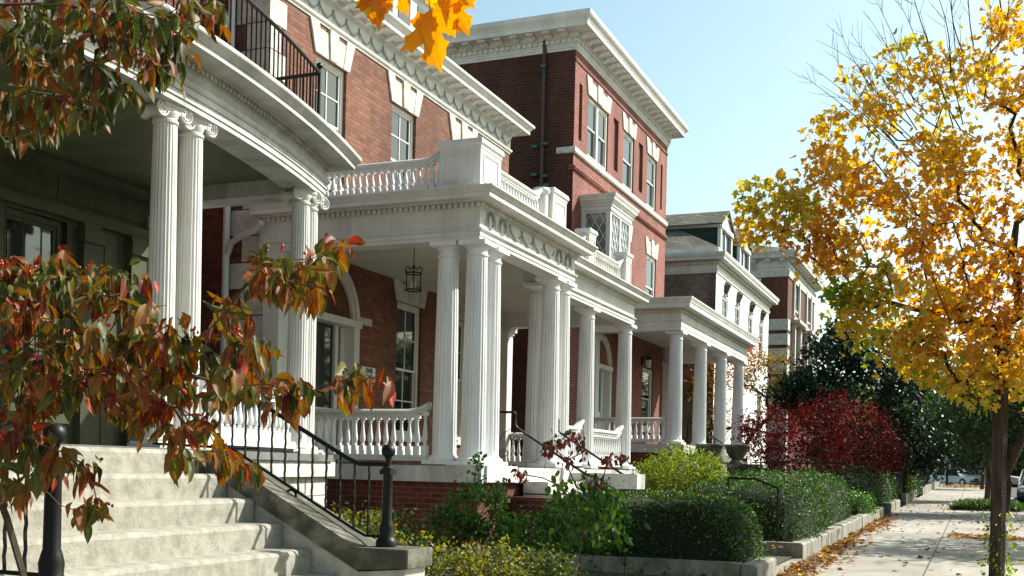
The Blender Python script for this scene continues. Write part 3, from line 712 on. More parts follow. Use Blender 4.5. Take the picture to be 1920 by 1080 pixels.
def entab_prof(z0, a=.15, f=.28, dn=.07, proj=.31, top=.16, base=-.32):
    """classical entablature section: architrave, frieze, dentil band, cornice. returns profile and dentil z range"""
    z1 = z0+a; z2 = z1+f; z3 = z2+dn
    p = [(base, z0), (0, z0), (0, z0+a*.36), (.012, z0+a*.36), (.012, z0+a*.74), (.022, z0+a*.76), (.045, z0+a*.9), (.045, z1), (0, z1), (0, z2-.02), (.02, z2), (.02, z3), (.075, z3), (.09, z3+.02),
         (proj-.08, z3+.025), (proj-.08, z3+.015), (proj-.065, z3+.015), (proj-.065, z3+top*.45), (proj-.05, z3+top*.5), (proj-.04, z3+top*.62), (proj-.008, z3+top*.85), (proj, z3+top*.88), (proj, z3+top), (base, z3+top+.02)]
    return p, (z2+.004, z3-.006)
def swag(b, y0, y1, z, W, sag=.16, r=.011, n=12, drop=True):
    for i in range(1):
        pts = [(W+.012+.01*math.sin(math.pi*k/n), y0+(y1-y0)*k/n, z-sag*math.sin(math.pi*k/n)**.8) for k in range(n+1)]
        b.tube(pts, [r*(.6+1.0*math.sin(math.pi*k/n)) for k in range(n+1)], 5)
    if drop:
        b.tube([(W+.015, y0, z+.02), (W+.015, y0+.008, z-.09), (W+.012, y0-.006, z-.17)], [r*1.2, r*.8, r*.3], 5)
        b.ball((W+.012, y0, z+.02), r*1.9, 5)
def console(b, W, y, z, w, dep, h):
    """scroll bracket under a cornice: deep at the wall, lighter at the front"""
    s = [(0, 0), (0, -h), (dep*.25, -h*.95), (dep*.45, -h*.6), (dep*.7, -h*.45), (dep*.95, -h*.5), (dep, -h*.3), (dep, 0)]
    b.prism([(W+q, y-w/2, z+zz) for q, zz in s], (0, w, 0))
# ------------------------------------------------------------------ ground, pavement, road
def sheet(name, x0, x1, ys, dz, m, kind='structure', nx=1):
    b = MB(); xs = [x0+(x1-x0)*i/nx for i in range(nx+1)]
    for y in ys:
        for x in xs: b.v.append((x, y, G(y)+dz))
    n = nx+1
    for j in range(len(ys)-1):
        for i in range(nx): b.f.append((j*n+i, j*n+i+1, (j+1)*n+i+1, (j+1)*n+i))
    o = b.build(name, m); o['kind'] = kind; return o
sheet('ground', -900, 900, [-300, 0, 60, 130, 2000], -0.25, SOIL)
sheet('garden_soil', -30, -2.62, [-10, 0, 60, 93], 0.10, SOIL)
KX = -2.5
CONCW, nt, bs = newmat('pavement_concrete'); L = nt.links
tc = nt.nodes.new('ShaderNodeTexCoord'); n1 = nt.nodes.new('ShaderNodeTexNoise'); n1.inputs['Scale'].default_value = 1.3; n1.inputs['Detail'].default_value = 10; n1.inputs['Roughness'].default_value = .7
L.new(tc.outputs['Object'], n1.inputs[0]); r = ramp(nt, [(0.32, (0.27, 0.25, 0.21)), (0.66, (0.40, 0.375, 0.32))]); L.new(n1.outputs[0], r.inputs[0])
br = nt.nodes.new('ShaderNodeTexBrick'); br.offset = 0.0; br.inputs['Scale'].default_value = 1; br.inputs['Brick Width'].default_value = 1.83; br.inputs['Row Height'].default_value = 1.75
br.inputs['Mortar Size'].default_value = .013; br.inputs['Color1'].default_value = (1, 1, 1, 1); br.inputs['Color2'].default_value = (.87, .86, .84, 1); br.inputs['Mortar'].default_value = (.22, .2, .16, 1)
mp = nt.nodes.new('ShaderNodeMapping'); mp.inputs['Location'].default_value = (2.5, 0.4, 0); L.new(tc.outputs['Object'], mp.inputs[0]); L.new(mp.outputs[0], br.inputs['Vector'])
mx = nt.nodes.new('ShaderNodeMix'); mx.data_type = 'RGBA'; mx.blend_type = 'MULTIPLY'; mx.inputs[0].default_value = 1; L.new(r.outputs[0], mx.inputs[6]); L.new(br.outputs[0], mx.inputs[7]); vo = nt.nodes.new('ShaderNodeTexVoronoi'); vo.feature = 'DISTANCE_TO_EDGE'; vo.inputs['Scale'].default_value = .33
nw = nt.nodes.new('ShaderNodeTexNoise'); nw.inputs['Scale'].default_value = 1.6; nw.inputs['Detail'].default_value = 6; L.new(tc.outputs['Object'], nw.inputs[0])
va = nt.nodes.new('ShaderNodeVectorMath'); va.operation = 'MULTIPLY_ADD'; va.inputs[1].default_value = (1.2, 1.2, 0); L.new(nw.outputs[1], va.inputs[0]); L.new(tc.outputs['Object'], va.inputs[2]); L.new(va.outputs[0], vo.inputs['Vector'])
rc = ramp(nt, [(0.0, (.35, .33, .28)), (0.007, (1, 1, 1))]); L.new(vo.outputs['Distance'], rc.inputs[0])
ng = nt.nodes.new('ShaderNodeTexNoise'); ng.inputs['Scale'].default_value = .55; ng.inputs['Detail'].default_value = 3; L.new(tc.outputs['Object'], ng.inputs[0]); rg_ = ramp(nt, [(0.38, (.72, .71, .68)), (0.58, (1, 1, 1))]); L.new(ng.outputs[0], rg_.inputs[0])
m3_ = nt.nodes.new('ShaderNodeMix'); m3_.data_type = 'RGBA'; m3_.blend_type = 'MULTIPLY'; m3_.inputs[0].default_value = 1; L.new(mx.outputs[2], m3_.inputs[6]); L.new(rc.outputs[0], m3_.inputs[7])
m4_ = nt.nodes.new('ShaderNodeMix'); m4_.data_type = 'RGBA'; m4_.blend_type = 'MULTIPLY'; m4_.inputs[0].default_value = 1; L.new(m3_.outputs[2], m4_.inputs[6]); L.new(rg_.outputs[0], m4_.inputs[7]); L.new(m4_.outputs[2], bs.inputs['Base Color'])
bs.inputs['Roughness'].default_value = .9; n2 = nt.nodes.new('ShaderNodeTexNoise'); n2.inputs['Scale'].default_value = 70; L.new(tc.outputs['Object'], n2.inputs[0])
bp = nt.nodes.new('ShaderNodeBump'); bp.inputs['Strength'].default_value = .3; bp.inputs['Distance'].default_value = .01; L.new(n2.outputs[0], bp.inputs['Height']); L.new(bp.outputs[0], bs.inputs['Normal'])
sheet('pavement', KX, 1.55, [-10, 0, 60, 93], 0.0, CONCW)
sheet('road', 1.7, 11.5, [-10, 0, 60, 106], -0.13, ASPH)
sheet('cross_road', -60, 60, [93.2, 106], -0.12, ASPH)
b = MB()
for y0, y1 in ((-10, 93),):
    n = 40
    for i in range(n):
        a = y0+(y1-y0)*i/n; c = y0+(y1-y0)*(i+1)/n-.01
        b.prism([(1.55, a, G(a)-.14), (1.7, a, G(a)-.14), (1.7, a, G(a)+.003), (1.55, a, G(a)+.003)], (0, c-a, G(c)-G(a)))
b.build('street_kerb', CONC)['kind'] = 'structure'
b = MB(); b.box(-6.4, KX, 15.35, 17.85, -1.75, -1.33); b.build('garden_path', CONC)['kind'] = 'structure'
b = MB(); b.box(-6.6, KX, 31.6, 33.4, -1.7, -1.1); b.build('upper_garden_path', CONC)['kind'] = 'structure'
sheet('far_pavement', -60, 60, [106, 110], 0.0, CONCW)
sheet('far_lawn', -200, 200, [110, 200], 0.02, noise_mat('lawn', (.04, .07, .02), (.08, .11, .03), scale=1, rough=1))

# garden kerb walls: blocks along the pavement
def kerb_wall(label, y0, y1, h=.31, t=.2, ret=0, ret_far=0, seed=1, x=KX):
    root = thing('garden_kerb_wall', (x-t/2, y0, G(y0)), label, 'kerb wall', 'stone kerb walls along the gardens')
    rg = random.Random(seed); y = y0; b = MB()
    while y < y1-.05:
        l = min(rg.uniform(.9, 1.5), y1-y); j = rg.uniform(-.012, .012); hz = rg.uniform(-.012, .012)
        b.sweep([(x-t/2+j, y+.006), (x-t/2+j, y+l-.006)], [(-t/2, G(y)-.1), (t/2, G(y)-.1), (t/2, G(y)+h-.03+hz), (t/2-.03, G(y)+h+hz), (-t/2, G(y)+h+hz)])
        y += l
    for yy, d in ((y0, ret), (y1-t, ret_far)):
        xx = x-t
        while d > 0.05:
            l = min(1.5, d); b.box(xx-l+.008, xx-.004, yy, yy+t, G(yy)-.1, G(yy)+h-rg.uniform(0, .012)); xx -= l; d -= l
    b.build('blocks', CONC, root); return root
kerb_wall('nearest kerb wall, with a return running left below the front hedge', 13.85, 15.35, ret=4.5, seed=2)
kerb_wall('long kerb wall of upright blocks beside the pavement under the middle hedges', 17.85, 34.5, ret=1.0, seed=3)
kerb_wall('short kerb wall under the dark hedge beyond the second gap', 37.5, 42, seed=4)
kerb_wall('kerb wall below the vine-topped post further up the pavement', 45.5, 54, seed=5, h=.4)
kerb_wall('farthest kerb wall, near the parked cars', 60, 88, seed=6, h=.4)
o = MB().box(-7.5, -4.6, 12.6, 12.75, -1.6, -1.30).build('edging_stone', CONC, origin=(-6, 12.7, -1.6)); tag(o, 'low stone edging half buried among the yellow-green groundcover', 'edging')

W = -9.9
# ================================================================== HOUSE 1 : bowed Ionic porch, nearest on the left
H1 = thing('porch_house', (-9.9, 6.5, -1.5), 'nearest house, with bowed white porch on fluted Ionic column pairs and iron balcony rail', 'house')
def cx(y, o=0.0): return -6.7+o-(y-6.5)**2/34
ys = np.linspace(1.16, 11.60, 45)
path = [(-9.88, 1.16)]+[(cx(y), float(y)) for y in ys]+[(-9.88, 11.60)]
p1, dz = entab_prof(3.25, a=.20, f=.13, dn=.05, proj=.38, top=.13, base=-.36)
# three-fascia architrave
p1 = [(-.36, 3.25), (0, 3.25), (0, 3.302), (.014, 3.302), (.014, 3.362), (.028, 3.362), (.028, 3.418), (.045, 3.43), (.062, 3.458), (.062, 3.468), (.002, 3.468), (.002, 3.585), (.02, 3.60), (.02, 3.655), (.09, 3.655), (.10, 3.675),
      (.30, 3.68), (.30, 3.668), (.315, 3.668), (.315, 3.715), (.33, 3.72), (.345, 3.735), (.385, 3.775), (.39, 3.785), (.39, 3.815), (-.36, 3.83)]
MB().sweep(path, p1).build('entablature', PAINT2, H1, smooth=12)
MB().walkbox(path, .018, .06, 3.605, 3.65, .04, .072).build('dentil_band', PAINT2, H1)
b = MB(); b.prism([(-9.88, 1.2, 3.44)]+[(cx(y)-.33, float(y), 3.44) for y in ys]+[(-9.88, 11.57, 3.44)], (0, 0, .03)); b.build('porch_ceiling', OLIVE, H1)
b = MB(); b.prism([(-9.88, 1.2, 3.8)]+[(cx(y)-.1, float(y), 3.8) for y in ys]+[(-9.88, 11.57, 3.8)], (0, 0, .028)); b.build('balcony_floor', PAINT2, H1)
b = MB(); b.prism([(-9.88, 1.1, .02)]+[(cx(y)+.22, float(y), .02) for y in ys]+[(-9.88, 11.7, .02)], (0, 0, .08)); b.build('porch_floor', FLOORP, H1)
bp_ = [(-9.88, 1.16)]+[(cx(y), float(y)) for y in ys]+[(-9.88, 11.60)]
b = MB(); b.sweep(bp_, [(-.5, -1.75), (.10, -1.75), (.10, -.165), (.18, -.16), (.18, .015), (-.5, .015)])
b.build('porch_base', LIME, H1, smooth=12)
b = MB()
b.walkbox(bp_, .1, .108, -1.7, -.17, .012, .95)
for k in range(4): b.sweep([(cx(y), float(y)) for y in ys], [(.09, -1.35+.32*k), (.106, -1.35+.32*k), (.106, -1.342+.32*k), (.09, -1.342+.32*k)])
b.build('stone_joints', DARKST, H1)
colm = column_mesh('ionic', 3.13, .128, .108, flutes=22, ionic=True)
for y in (8.12, 8.54, 11.2, 11.5, 1.5, 4.42):
    x = cx(y)-.18; put_column(colm, H1, x, y, .12, rotz=-math.atan((y-6.5)/17))
    b = MB(); b.box(x-.19, x+.19, y-.19, y+.19, .1, .135); 
    b.build('column_block', LIME, H1)
# balustrade between the pairs, following the bow
bal = baluster_mesh(.5, .04)
ry = np.linspace(8.76, 11.0, 14); rp = [(cx(y)-.18, float(y)) for y in ry]
b = MB(); b.sweep(rp, [(-.07, .16), (.07, .16), (.07, .24), (-.07, .24)]); b.sweep(rp, [(-.06, .72), (.06, .72), (.09, .76), (.09, .80), (.05, .83), (-.05, .83), (-.09, .80), (-.09, .76)])
bo = b.build('balustrade', PAINT, H1)
for i in range(17):
    y = 8.83+i*.128; link_mesh('baluster', bal, None, bo, (cx(y)-.18, y, .24), 0).scale = (1, 1, .96)
# facade behind the porch: dark green joinery, double door, sidelights, transoms
b = MB(); wall_cells(b, W, -8, 12.2, -1.7, 10.4, [(4.1, 6.9, .1, 2.75), (7.5, 8.45, .1, 2.2), (9.0, 9.9, .5, 2.75), (1.6, 3.3, .5, 2.75), (5, 6.2, 4.8, 6.9), (8.8, 9.9, 4.8, 6.9)])
b.add([(W, 12.2, -1.7), (-21, 12.2, -1.7), (-21, 12.2, 10.4), (W, 12.2, 10.4)], [(0, 1, 2, 3)]); b.add([(W, -8, 10.4), (W, 12.2, 10.4), (-21, 12.2, 10.4), (-21, -8, 10.4)], [(0, 1, 2, 3)])
b.add([(W, -8, -1.7), (-21, -8, -1.7), (-21, -8, 10.4), (W, -8, 10.4)], [(0, 1, 2, 3)])
b.build('wall', BRICK3, H1)
b = MB(); wall_cells(b, W+.012, .9, 11.8, .05, 3.45, [(4.1, 6.9, .1, 2.75), (7.5, 8.45, .1, 2.2), (9.0, 9.9, .5, 2.75), (1.6, 3.3, .5, 2.75)], reveals=False)
for k in range(44): b.box(W+.012, W+.02, 1.0+.25*k, 1.012+.25*k, .1, 2.75)
b.build('panelling', DOORP, H1)
b = MB(); b.box(W, W+.05, 1.2, 11.2, 2.85, 3.42)
b.sweep([(W, 1.2), (W, 11.2)], [(0, 2.78), (.12, 2.78), (.15, 2.84), (.15, 2.9), (0, 2.92)]); b.sweep([(W, 1.2), (W, 11.2)], [(0, 3.3), (.06, 3.3), (.16, 3.38), (.16, 3.44), (0, 3.44)])
for y in (1.4, 3.6, 7.2, 8.6, 10.2, 11.0): b.box(W, W+.12, y-.14, y+.14, .1, 2.78); b.box(W, W+.16, y-.17, y+.17, 2.55, 2.7)
for y in (4.4, 7.9, 10.6): b.box(W+.0501, W+.065, y-.9, y+.9, 2.98, 3.24)
b.build('door_surround', DOORP, H1)
def dark_door(parent, y0, y1, z0, z1, n=1):
    b = MB(); X = W-.12
    b.box(X-.04, X+.03, y0, y0+.1, z0, z1); b.box(X-.04, X+.03, y1-.1, y1, z0, z1); b.box(X-.04, X+.031, y0+.1, y1-.1, z1-.1, z1); b.box(X-.04, X+.02, y0+.1, y1-.1, z0, z0+.75)
    for k in range(1, n+1):
        if k < n: yy = y0+(y1-y0)*k/n; b.box(X-.04, X+.032, yy-.07, yy+.07, z0+.75, z1-.1)
    b.box(X-.04, X+.025, y0+.1, y1-.1, z0+1.95, z0+2.05)
    o = b.build('door', DOORP, parent)
    g = MB().box(X-.03, X-.01, y0+.1, y1-.1, z0+.75, z1-.1).build('pane', GLASS, o)
    return o
dark_door(H1, 4.1, 6.9, .1, 2.75, 3); dark_door(H1, 7.5, 8.45, .1, 2.2, 1)
window(H1, W, 9.0, 9.9, .5, 2.75, mat=DOORP, cols=1, sillm=DOORP); window(H1, W, 1.6, 3.3, .5, 2.75, mat=DOORP, mull=.1, sillm=DOORP)
window(H1, W, 5, 6.2, 4.8, 6.9, cols=2, rows=2); window(H1, W, 8.8, 9.9, 4.8, 6.9, cols=2, rows=2)
# pilasters that catch the sun at the far end of the porch wall
b = MB()
for y in (11.35, 11.72): b.box(W, W+.2, y-.13, y+.13, .1, 2.95); b.box(W, W+.24, y-.16, y+.16, 2.95, 3.1)
b.build('pilaster', PAINT, H1)
# iron balcony railing on the porch roof
yr = np.linspace(1.3, 11.35, 60); rl = [(cx(y, -.02), float(y)) for y in yr]
b = MB(); b.tube([(x, y, 4.70) for x, y in rl], .022, 6); b.tube([(x, y, 3.95) for x, y in rl], .014, 5)
xe = cx(11.35, -.02); b.tube([(xe, 11.35, 4.70), (W+.1, 11.35, 4.70)], .022, 6); b.tube([(xe, 11.35, 3.95), (W+.1, 11.35, 3.95)], .014, 5)
b.tube([(xe, 11.35, 3.82), (xe, 11.35, 4.74)], .022, 6); b.ball((xe, 11.35, 4.79), .04, 6)
y = 1.4
while y < 11.3: b.tube([(cx(y, -.02), y, 3.83), (cx(y, -.02), y, 4.7)], .0105, 4); y += .108
x = xe-.12
while x > W+.15: b.tube([(x, 11.35, 3.83), (x, 11.35, 4.7)], .0105, 4); x -= .115
b.smooth = True; b.build('balcony_railing', IRON, H1)

# front steps and cheek walls of house 1
ST = thing('stone_steps', (-4.4, 5.2, -1.5), 'wide worn stone steps climbing to the bowed porch, with sloping cheek walls', 'steps')
b = MB(); rng = random.Random(4)
for k in range(9):
    x0 = -5.29+.245*k; z1 = .07-.168*k
    pr = [(x0+.245+.02, z1-.168-.01), (x0+.245+.02, z1-.03), (x0+.245+.008, z1-.008), (x0+.245-.02, z1), (x0-.8 if k == 0 else x0-.04, z1), (x0-.8 if k == 0 else x0-.04, z1-.178)]
    if k == 0: pr = [(x+0, z) for x, z in pr]
    pr = [(x-.245, z) for x, z in pr]
    MB().prism([(x, 3.72, z) for x, z in pr], (0, 2.88, 0)).build('step', STEP, ST)
for y0, lab in ((6.6, None), (3.32, None)):
    b = MB(); t = .36
    top = [(-5.9, .07), (-5.18, .07), (-5.04, .0), (-3.92, -.575), (-3.52, -.575), (-3.52, -.70), (-3.92, -.73), (-5.13, -.115), (-5.9, -.115)]
    b.prism([(x, y0, z) for x, z in top], (0, t, 0)); b.build('coping', DARKST, ST)
    b = MB(); b.prism([(x, y0+.03, z) for x, z in [(-5.9, -.12), (-5.14, -.12), (-3.92, -.745), (-3.56, -.71), (-3.56, -1.6), (-5.9, -1.6)]], (0, t-.06, 0)); b.build('cheek_wall', LIME if y0 > 5 else DARKST, ST)

def stair_rail(label, y, newel_x, xtop, ztop, ybase=None):
    root = thing('iron_handrail', (newel_x, y, -.55), label, 'handrail', 'iron handrails of the near steps')
    b = MB(); b.smooth = True
    zb = -.57; zt = .0
    b.lathe((newel_x, y, zb), [(.075, 0), (.075, .03), (.062, .05), (.05, .07), (.054, .12), (.044, .16), (.037, .18), (.034, .50), (.042, .52), (.042, .545), (.024, .56), (.018, .60), (.028, .62)], 14)
    b.box(newel_x-.043, newel_x+.043, y-.043, y+.043, zb+.50, zb+.535)
    b.ball((newel_x, y, zb+.665), .050, 10); b.build('newel_post', IRON, root, smooth=True)
    s = (ztop+.0-(-.005))/(xtop-(-4.01)); m2 = -.47
    b = MB(); up = [(newel_x, y, .0), (-4.03, y, .0), (-4.12, y, .035), (xtop, y, ztop), (xtop-.6, y, ztop)]
    lo = [(newel_x, y, -.505), (-3.97, y, -.505), (-4.05, y, -.47), (-5.12, y, .085), (-5.25, y, .10), (xtop-.6, y, .12)]
    b.tube(up, .017, 6); b.tube(lo, .011, 6)
    def zi(L, x):
        for (a, _, c), (d, _, e) in zip(L, L[1:]):
            if d <= x <= a: return c+(e-c)*(x-a)/(d-a) if a != d else c
        return L[-1][2]
    x = newel_x-.15; k = 0
    while x > xtop-.6:
        za, zc = zi(lo, x), zi(up, x)
        pts = [(x+.0025*math.sin(i*2.2), y+.0025*math.cos(i*2.2), za+(zc-za)*i/14) for i in range(15)]
        b.tube(pts, .0085, 4); x -= .118
    b.tube([(-4.6+.045*math.cos(a), y, -.245+.045*math.sin(a)) for a in np.linspace(0, 6.28, 15)], .010, 5)
    b.build('rail', IRON, root); return root
stair_rail('black iron handrail with ball-topped newel on the far cheek wall, right of the near steps', 6.80, -3.80, -5.27, .63)
stair_rail('black iron handrail whose ball-topped newel stands lower left, half hidden by dogwood leaves', 3.56, -3.60, -5.27, .63)

# ================================================================== HOUSE 2 : salmon brick, garland frieze, Doric porch
H2 = thing('brick_house', (W, 18.4, -1.5), 'salmon brick house with garland frieze, stone quoins and white Doric porch', 'house')
Y0, Y1 = 13.78, 22.95
holes = [(15.05, 15.98, 4.6, 6.58), (17.55, 18.48, 4.6, 6.58), (20.05, 20.98, 4.6, 6.58), (17.92, 18.9, .55, 3.02), (20.0, 20.95, .55, 3.02), (14.55, 16.45, .0, 2.42)]
b = MB(); wall_cells(b, W, Y0, Y1, -1.75, 7.08, holes, reveals=True)
for wy0, wy1 in ():
    pass
b.add([(W, Y0, -1.75), (-22, Y0, -1.75), (-22, Y0, 7.08), (W, Y0, 7.08)], [(0, 1, 2, 3)]); b.add([(W, Y1, -1.75), (-22, Y1, -1.75), (-22, Y1, 7.08), (W, Y1, 7.08)], [(0, 1, 2, 3)])
b.build('wall', BRICK2, H2)
# upper entablature with garlands
hp = [(-22, Y0), (W, Y0), (W, Y1), (-22, Y1)]
pr = [(-.4, 7.08), (.02, 7.08), (.02, 7.12), (.05, 7.13), (.06, 7.17), (.02, 7.18), (.02, 7.42), (.04, 7.44), (.04, 7.495), (.10, 7.50), (.10, 7.585), (.34, 7.59), (.34, 7.58), (.355, 7.58), (.355, 7.66), (.37, 7.665), (.40, 7.71), (.44, 7.74), (.44, 7.79), (-.4, 7.82)]
CO = MB().sweep(hp, pr).build('cornice', PAINT, H2)
def modillion(w, dep, h):
    b = MB(); console(b, 0, 0, 0, w, dep, h); return b.build('modillion', PAINT, mesh_only=True)
b = MB(); b.walkbox(hp[0:3], .038, .075, 7.445, 7.49, .032, .058)
b.build('dentil_band', PAINT, H2)
md = modillion(.11, .22, .085); y = Y0+.1
while y < Y1: link_mesh('modillion', md, None, CO, (W+.10, y, 7.585)); y += .36
b = MB(); n = 22
for i in range(n):
    a = Y0+.05+(Y1-Y0-.1)*i/n; c = Y0+.05+(Y1-Y0-.1)*(i+1)/n; swag(b, a, c, 7.385, W+.02, sag=.15, r=.010)
b.smooth = True; b.build('garland_frieze', GARL, H2, smooth=True)
b = MB(); b.add([(W, Y0, 7.80), (W, Y1, 7.80), (-22, Y1, 7.80), (-22, Y0, 7.80)], [(0, 1, 2, 3)]); b.build('roof', SLATE, H2)
for (a, c, e, f) in [(15.05, 15.98, 4.6, 6.58), (17.55, 18.48, 4.6, 6.58), (20.05, 20.98, 4.6, 6.58)]:
    window(H2, W, a, c, e, f, rec=.13, cols=2, rows=2, sill=True); jack_arch(H2, W, a-.05, c+.05, f+.0, 7.07, fl=.17)
for (a, c, e, f) in [(17.92, 18.9, .55, 3.02), (20.0, 20.95, .55, 3.02)]:
    window(H2, W, a, c, e, f, rec=.13, cols=2, rows=2); MB().box(W-.4, W-.38, a+.05, c-.05, e, f).build('curtain', DOORP, H2); jack_arch(H2, W, a-.05, c+.05, f, 3.44, fl=.14)
# dormer behind the cornice
b = MB(); b.box(-12.5, -10.75, 19.0, 20.7, 7.82, 9.6); b.prism([(-10.6, 18.85, 9.6), (-10.6, 20.85, 9.6), (-10.6, 19.85, 10.2)], (-2.2, 0, 0)); d = b.build('dormer', PAINT, H2)
for a in (19.2, 20.0): MB().box(-10.75, -10.735, a, a+.5, 8.1, 9.4).build('pane', GLASS, d)
# quoins on the near corner
b = MB(); k = 0; z = -1.0
while z < 7.0:
    h = .40; l = .42 if k % 2 else .27; zt = min(z+h-.02, 7.06)
    b.box(W-l*1.4, W+.035, Y0-.035, Y0+l*.95, z, zt); z += h; k += 1
b.build('quoin', LIME, H2)
b = MB(); b.tube([(-10.47, 13.62, 7.0), (-10.47, 13.62, -1.5)], .055, 10); b.tube([(-9.72, 13.45, 3.50), (-9.85, 13.5, 3.42), (-10.2, 13.55, 3.32), (-10.35, 13.58, 3.26), (-10.45, 13.62, 3.1)], .05, 10); b.smooth = True
b.build('downspout', PIPEW, H2, smooth=True)
# arched doorway
def arch_surround(parent, W, yc, hw, zs, z0, wd=.16, pr=.09, fan=True, door=True, name='doorway', mat=None):
    M = mat or PAINT; b = MB(); n = 20
    def arc(r): return [(yc+r*math.cos(t), zs+r*math.sin(t)) for t in np.linspace(0, math.pi, n+1)]
    o, i = arc(hw+wd), arc(hw); o2 = arc(hw+wd*.5)
    for k in range(n):
        for (A, B, x0, x1) in ((o, o2, W-.02, W+pr), (o2, i, W-.14, W+pr*.6)):
            q = [(x0, *A[k]), (x0, *A[k+1]), (x0, *B[k+1]), (x0, *B[k])]; b.prism(q, (x1-x0, 0, 0))
    for s in (-1, 1):
        y = yc+s*(hw+wd*.5); b.box(W-.14, W+pr, y-wd*.5, y+wd*.5, z0, zs)
    b.box(W-.14, W+pr+.03, yc-hw-wd-.03, yc+hw+wd+.03, zs-.10, zs+.02)
    o_ = b.build(name, M, parent)
    b = MB()
    b.box(W-.16, W-.10, yc-hw, yc-hw+.12, z0, zs-.1); b.box(W-.16, W-.10, yc+hw-.12, yc+hw, z0, zs-.1)
    b.box(W-.16, W-.08, yc-.55, yc-.45, z0, zs-.1); b.box(W-.16, W-.08, yc+.45, yc+.55, z0, zs-.1)
    b.box(W-.16, W-.105, yc-.45, yc+.45, z0, z0+.9)
    for a in np.linspace(0.35, math.pi-.35, 5): b.tube([(W-.1, yc, zs), (W-.1, yc+hw*math.cos(a), zs+hw*math.sin(a))], .012, 4)
    b.build('door', M, o_)
    g = MB(); g.prism([(W-.13, yc+hw, z0), (W-.13, yc-hw, z0)]+[(W-.13, *p) for p in arc(hw)[::-1]], (-.01, 0, 0)); g.build('pane', GLASS, o_)
    return o_
arch_surround(H2, W, 15.5, .78, 2.42, .02, wd=.18)
b = MB()
for s in (-1, 1):
    y = 15.5+s*1.22; b.box(W, W+.035, y-.24, y+.24, 2.42, 2.54)
for k in range(15):       # soldier-course arch
    a0 = math.pi*(k+.04)/15; a1 = math.pi*(k+.96)/15
    pass
b.build('impost', LIME, H2)
b = MB()
for k in range(27):
    a0, a1 = math.pi*(k+.05)/27, math.pi*(k+.95)/27; r0, r1 = .965, 1.22
    b.prism([(W, 15.5+r*math.cos(a), 2.45+r*math.sin(a)) for r, a in ((r0, a0), (r1, a0), (r1, a1), (r0, a1)) if True], (.012, 0, 0))
b.build('brick_arch', BRICK2, H2)
# spandrel fill over the arched door is part of the wall above; house number plate
b = MB(); b.box(W, W+.02, 16.68, 17.14, 1.45, 1.70); sg = b.build('number_plate', flat_mat('plate_paint', (.62, .64, .58), .5), H2)
def text3d(parent, txt, x, y, z, size, m, name='number'):
    cu = bpy.data.curves.new(name, 'FONT'); cu.body = txt; cu.size = size; cu.extrude = .002; cu.align_x = 'CENTER'; cu.align_y = 'CENTER'; cu.offset = .004
    t = bpy.data.objects.new(name, cu); COL.objects.link(t); dg = bpy.context.evaluated_depsgraph_get(); me = bpy.data.meshes.new_from_object(t.evaluated_get(dg)); bpy.data.objects.remove(t)
    me.transform(Matrix.Rotation(rad(90), 4, 'Z') @ Matrix.Rotation(rad(90), 4, 'X')); me.materials.clear(); me.materials.append(m)
    o = bpy.data.objects.new(name, me); COL.objects.link(o); o.parent = parent; o.location = Vector((x, y, z))-wloc(parent); return o
text3d(sg, '1040', W+.022, 16.91, 1.635, .13, IRON); text3d(sg, '1042', W+.022, 16.91, 1.52, .13, IRON)

# ---- Doric porch of house 2
pp = [(W+.0, 13.66), (-6.3, 13.66), (-6.3, 17.5), (-6.83, 17.5), (-6.83, 22.8), (W+.0, 22.8)]
pr, dzr = entab_prof(3.10, a=.15, f=.28, dn=.07, proj=.31, top=.16, base=-.30)
MB().sweep(pp, pr).build('porch_entablature', PAINT, H2)
MB().walkbox(pp, .018, .062, dzr[0], dzr[1], .047, .085).build('porch_dentil_band', PAINT, H2)
b = MB(); b.box(W, -6.62, 13.96, 17.2, 3.40, 3.43); b.box(W, -7.13, 17.2001, 22.5, 3.40, 3.43); b.build('porch_ceiling', CREAM, H2)
b = MB(); b.box(W+.01, -6.5, 13.8, 17.35, 3.74, 3.785); b.box(W+.01, -6.95, 17.3501, 22.6, 3.74, 3.785); b.build('porch_roof', PAINT2, H2)
b = MB(); b.smooth = True
for y in (14.0, 14.42, 16.72, 17.14):
    b.tube([(-6.285, y+.09*math.cos(a), 3.40+.10*math.sin(a)) for a in np.linspace(0, 2*math.pi, 19)], [.008+.005*math.sin(3*a)**2 for a in np.linspace(0, 2*math.pi, 19)], 5)
    for s in (-1, 1): b.tube([(-6.285, y, 3.53), (-6.283, y+s*.10, 3.49), (-6.285, y+s*.16, 3.38), (-6.287, y+s*.18, 3.30)], [.014, .010, .008, .004], 4)
for i in range(4): swag(b, 14.68+.455*i, 14.68+.455*(i+1), 3.47, -6.30, sag=.14, r=.009)
b.build('garland', GARL, H2, smooth=True)
b = MB(); b.box(W, -6.12, 13.5, 17.65, -.22, -.0); b.box(W, -6.66, 17.6501, 22.95, -.22, -.0); b.build('porch_floor', PAINT2, H2); b = MB(); b.box(W, -6.55, 13.6, 17.6, .0005, .005); b.box(W, -6.9, 17.6001, 22.9, .0005, .005); b.build('deck', FLOORP, H2)
b = MB(); b.box(W, -6.2, 13.58, 17.57, -1.75, -.2205); b.box(W, -6.74, 17.5701, 22.9, -1.75, -.2205); b.build('porch_base', BRICK3, H2)
dm = column_mesh('doric', 3.08, .172, .142, flutes=20, mat=COLP)
for x, y in [(-6.86, 13.86), (-6.42, 13.86), (-6.46, 14.42), (-6.46, 16.83), (-6.46, 17.33), (-6.88, 17.33), (-6.99, 20.2), (-6.99, 22.7)]: put_column(dm, H2, x, y, .02)
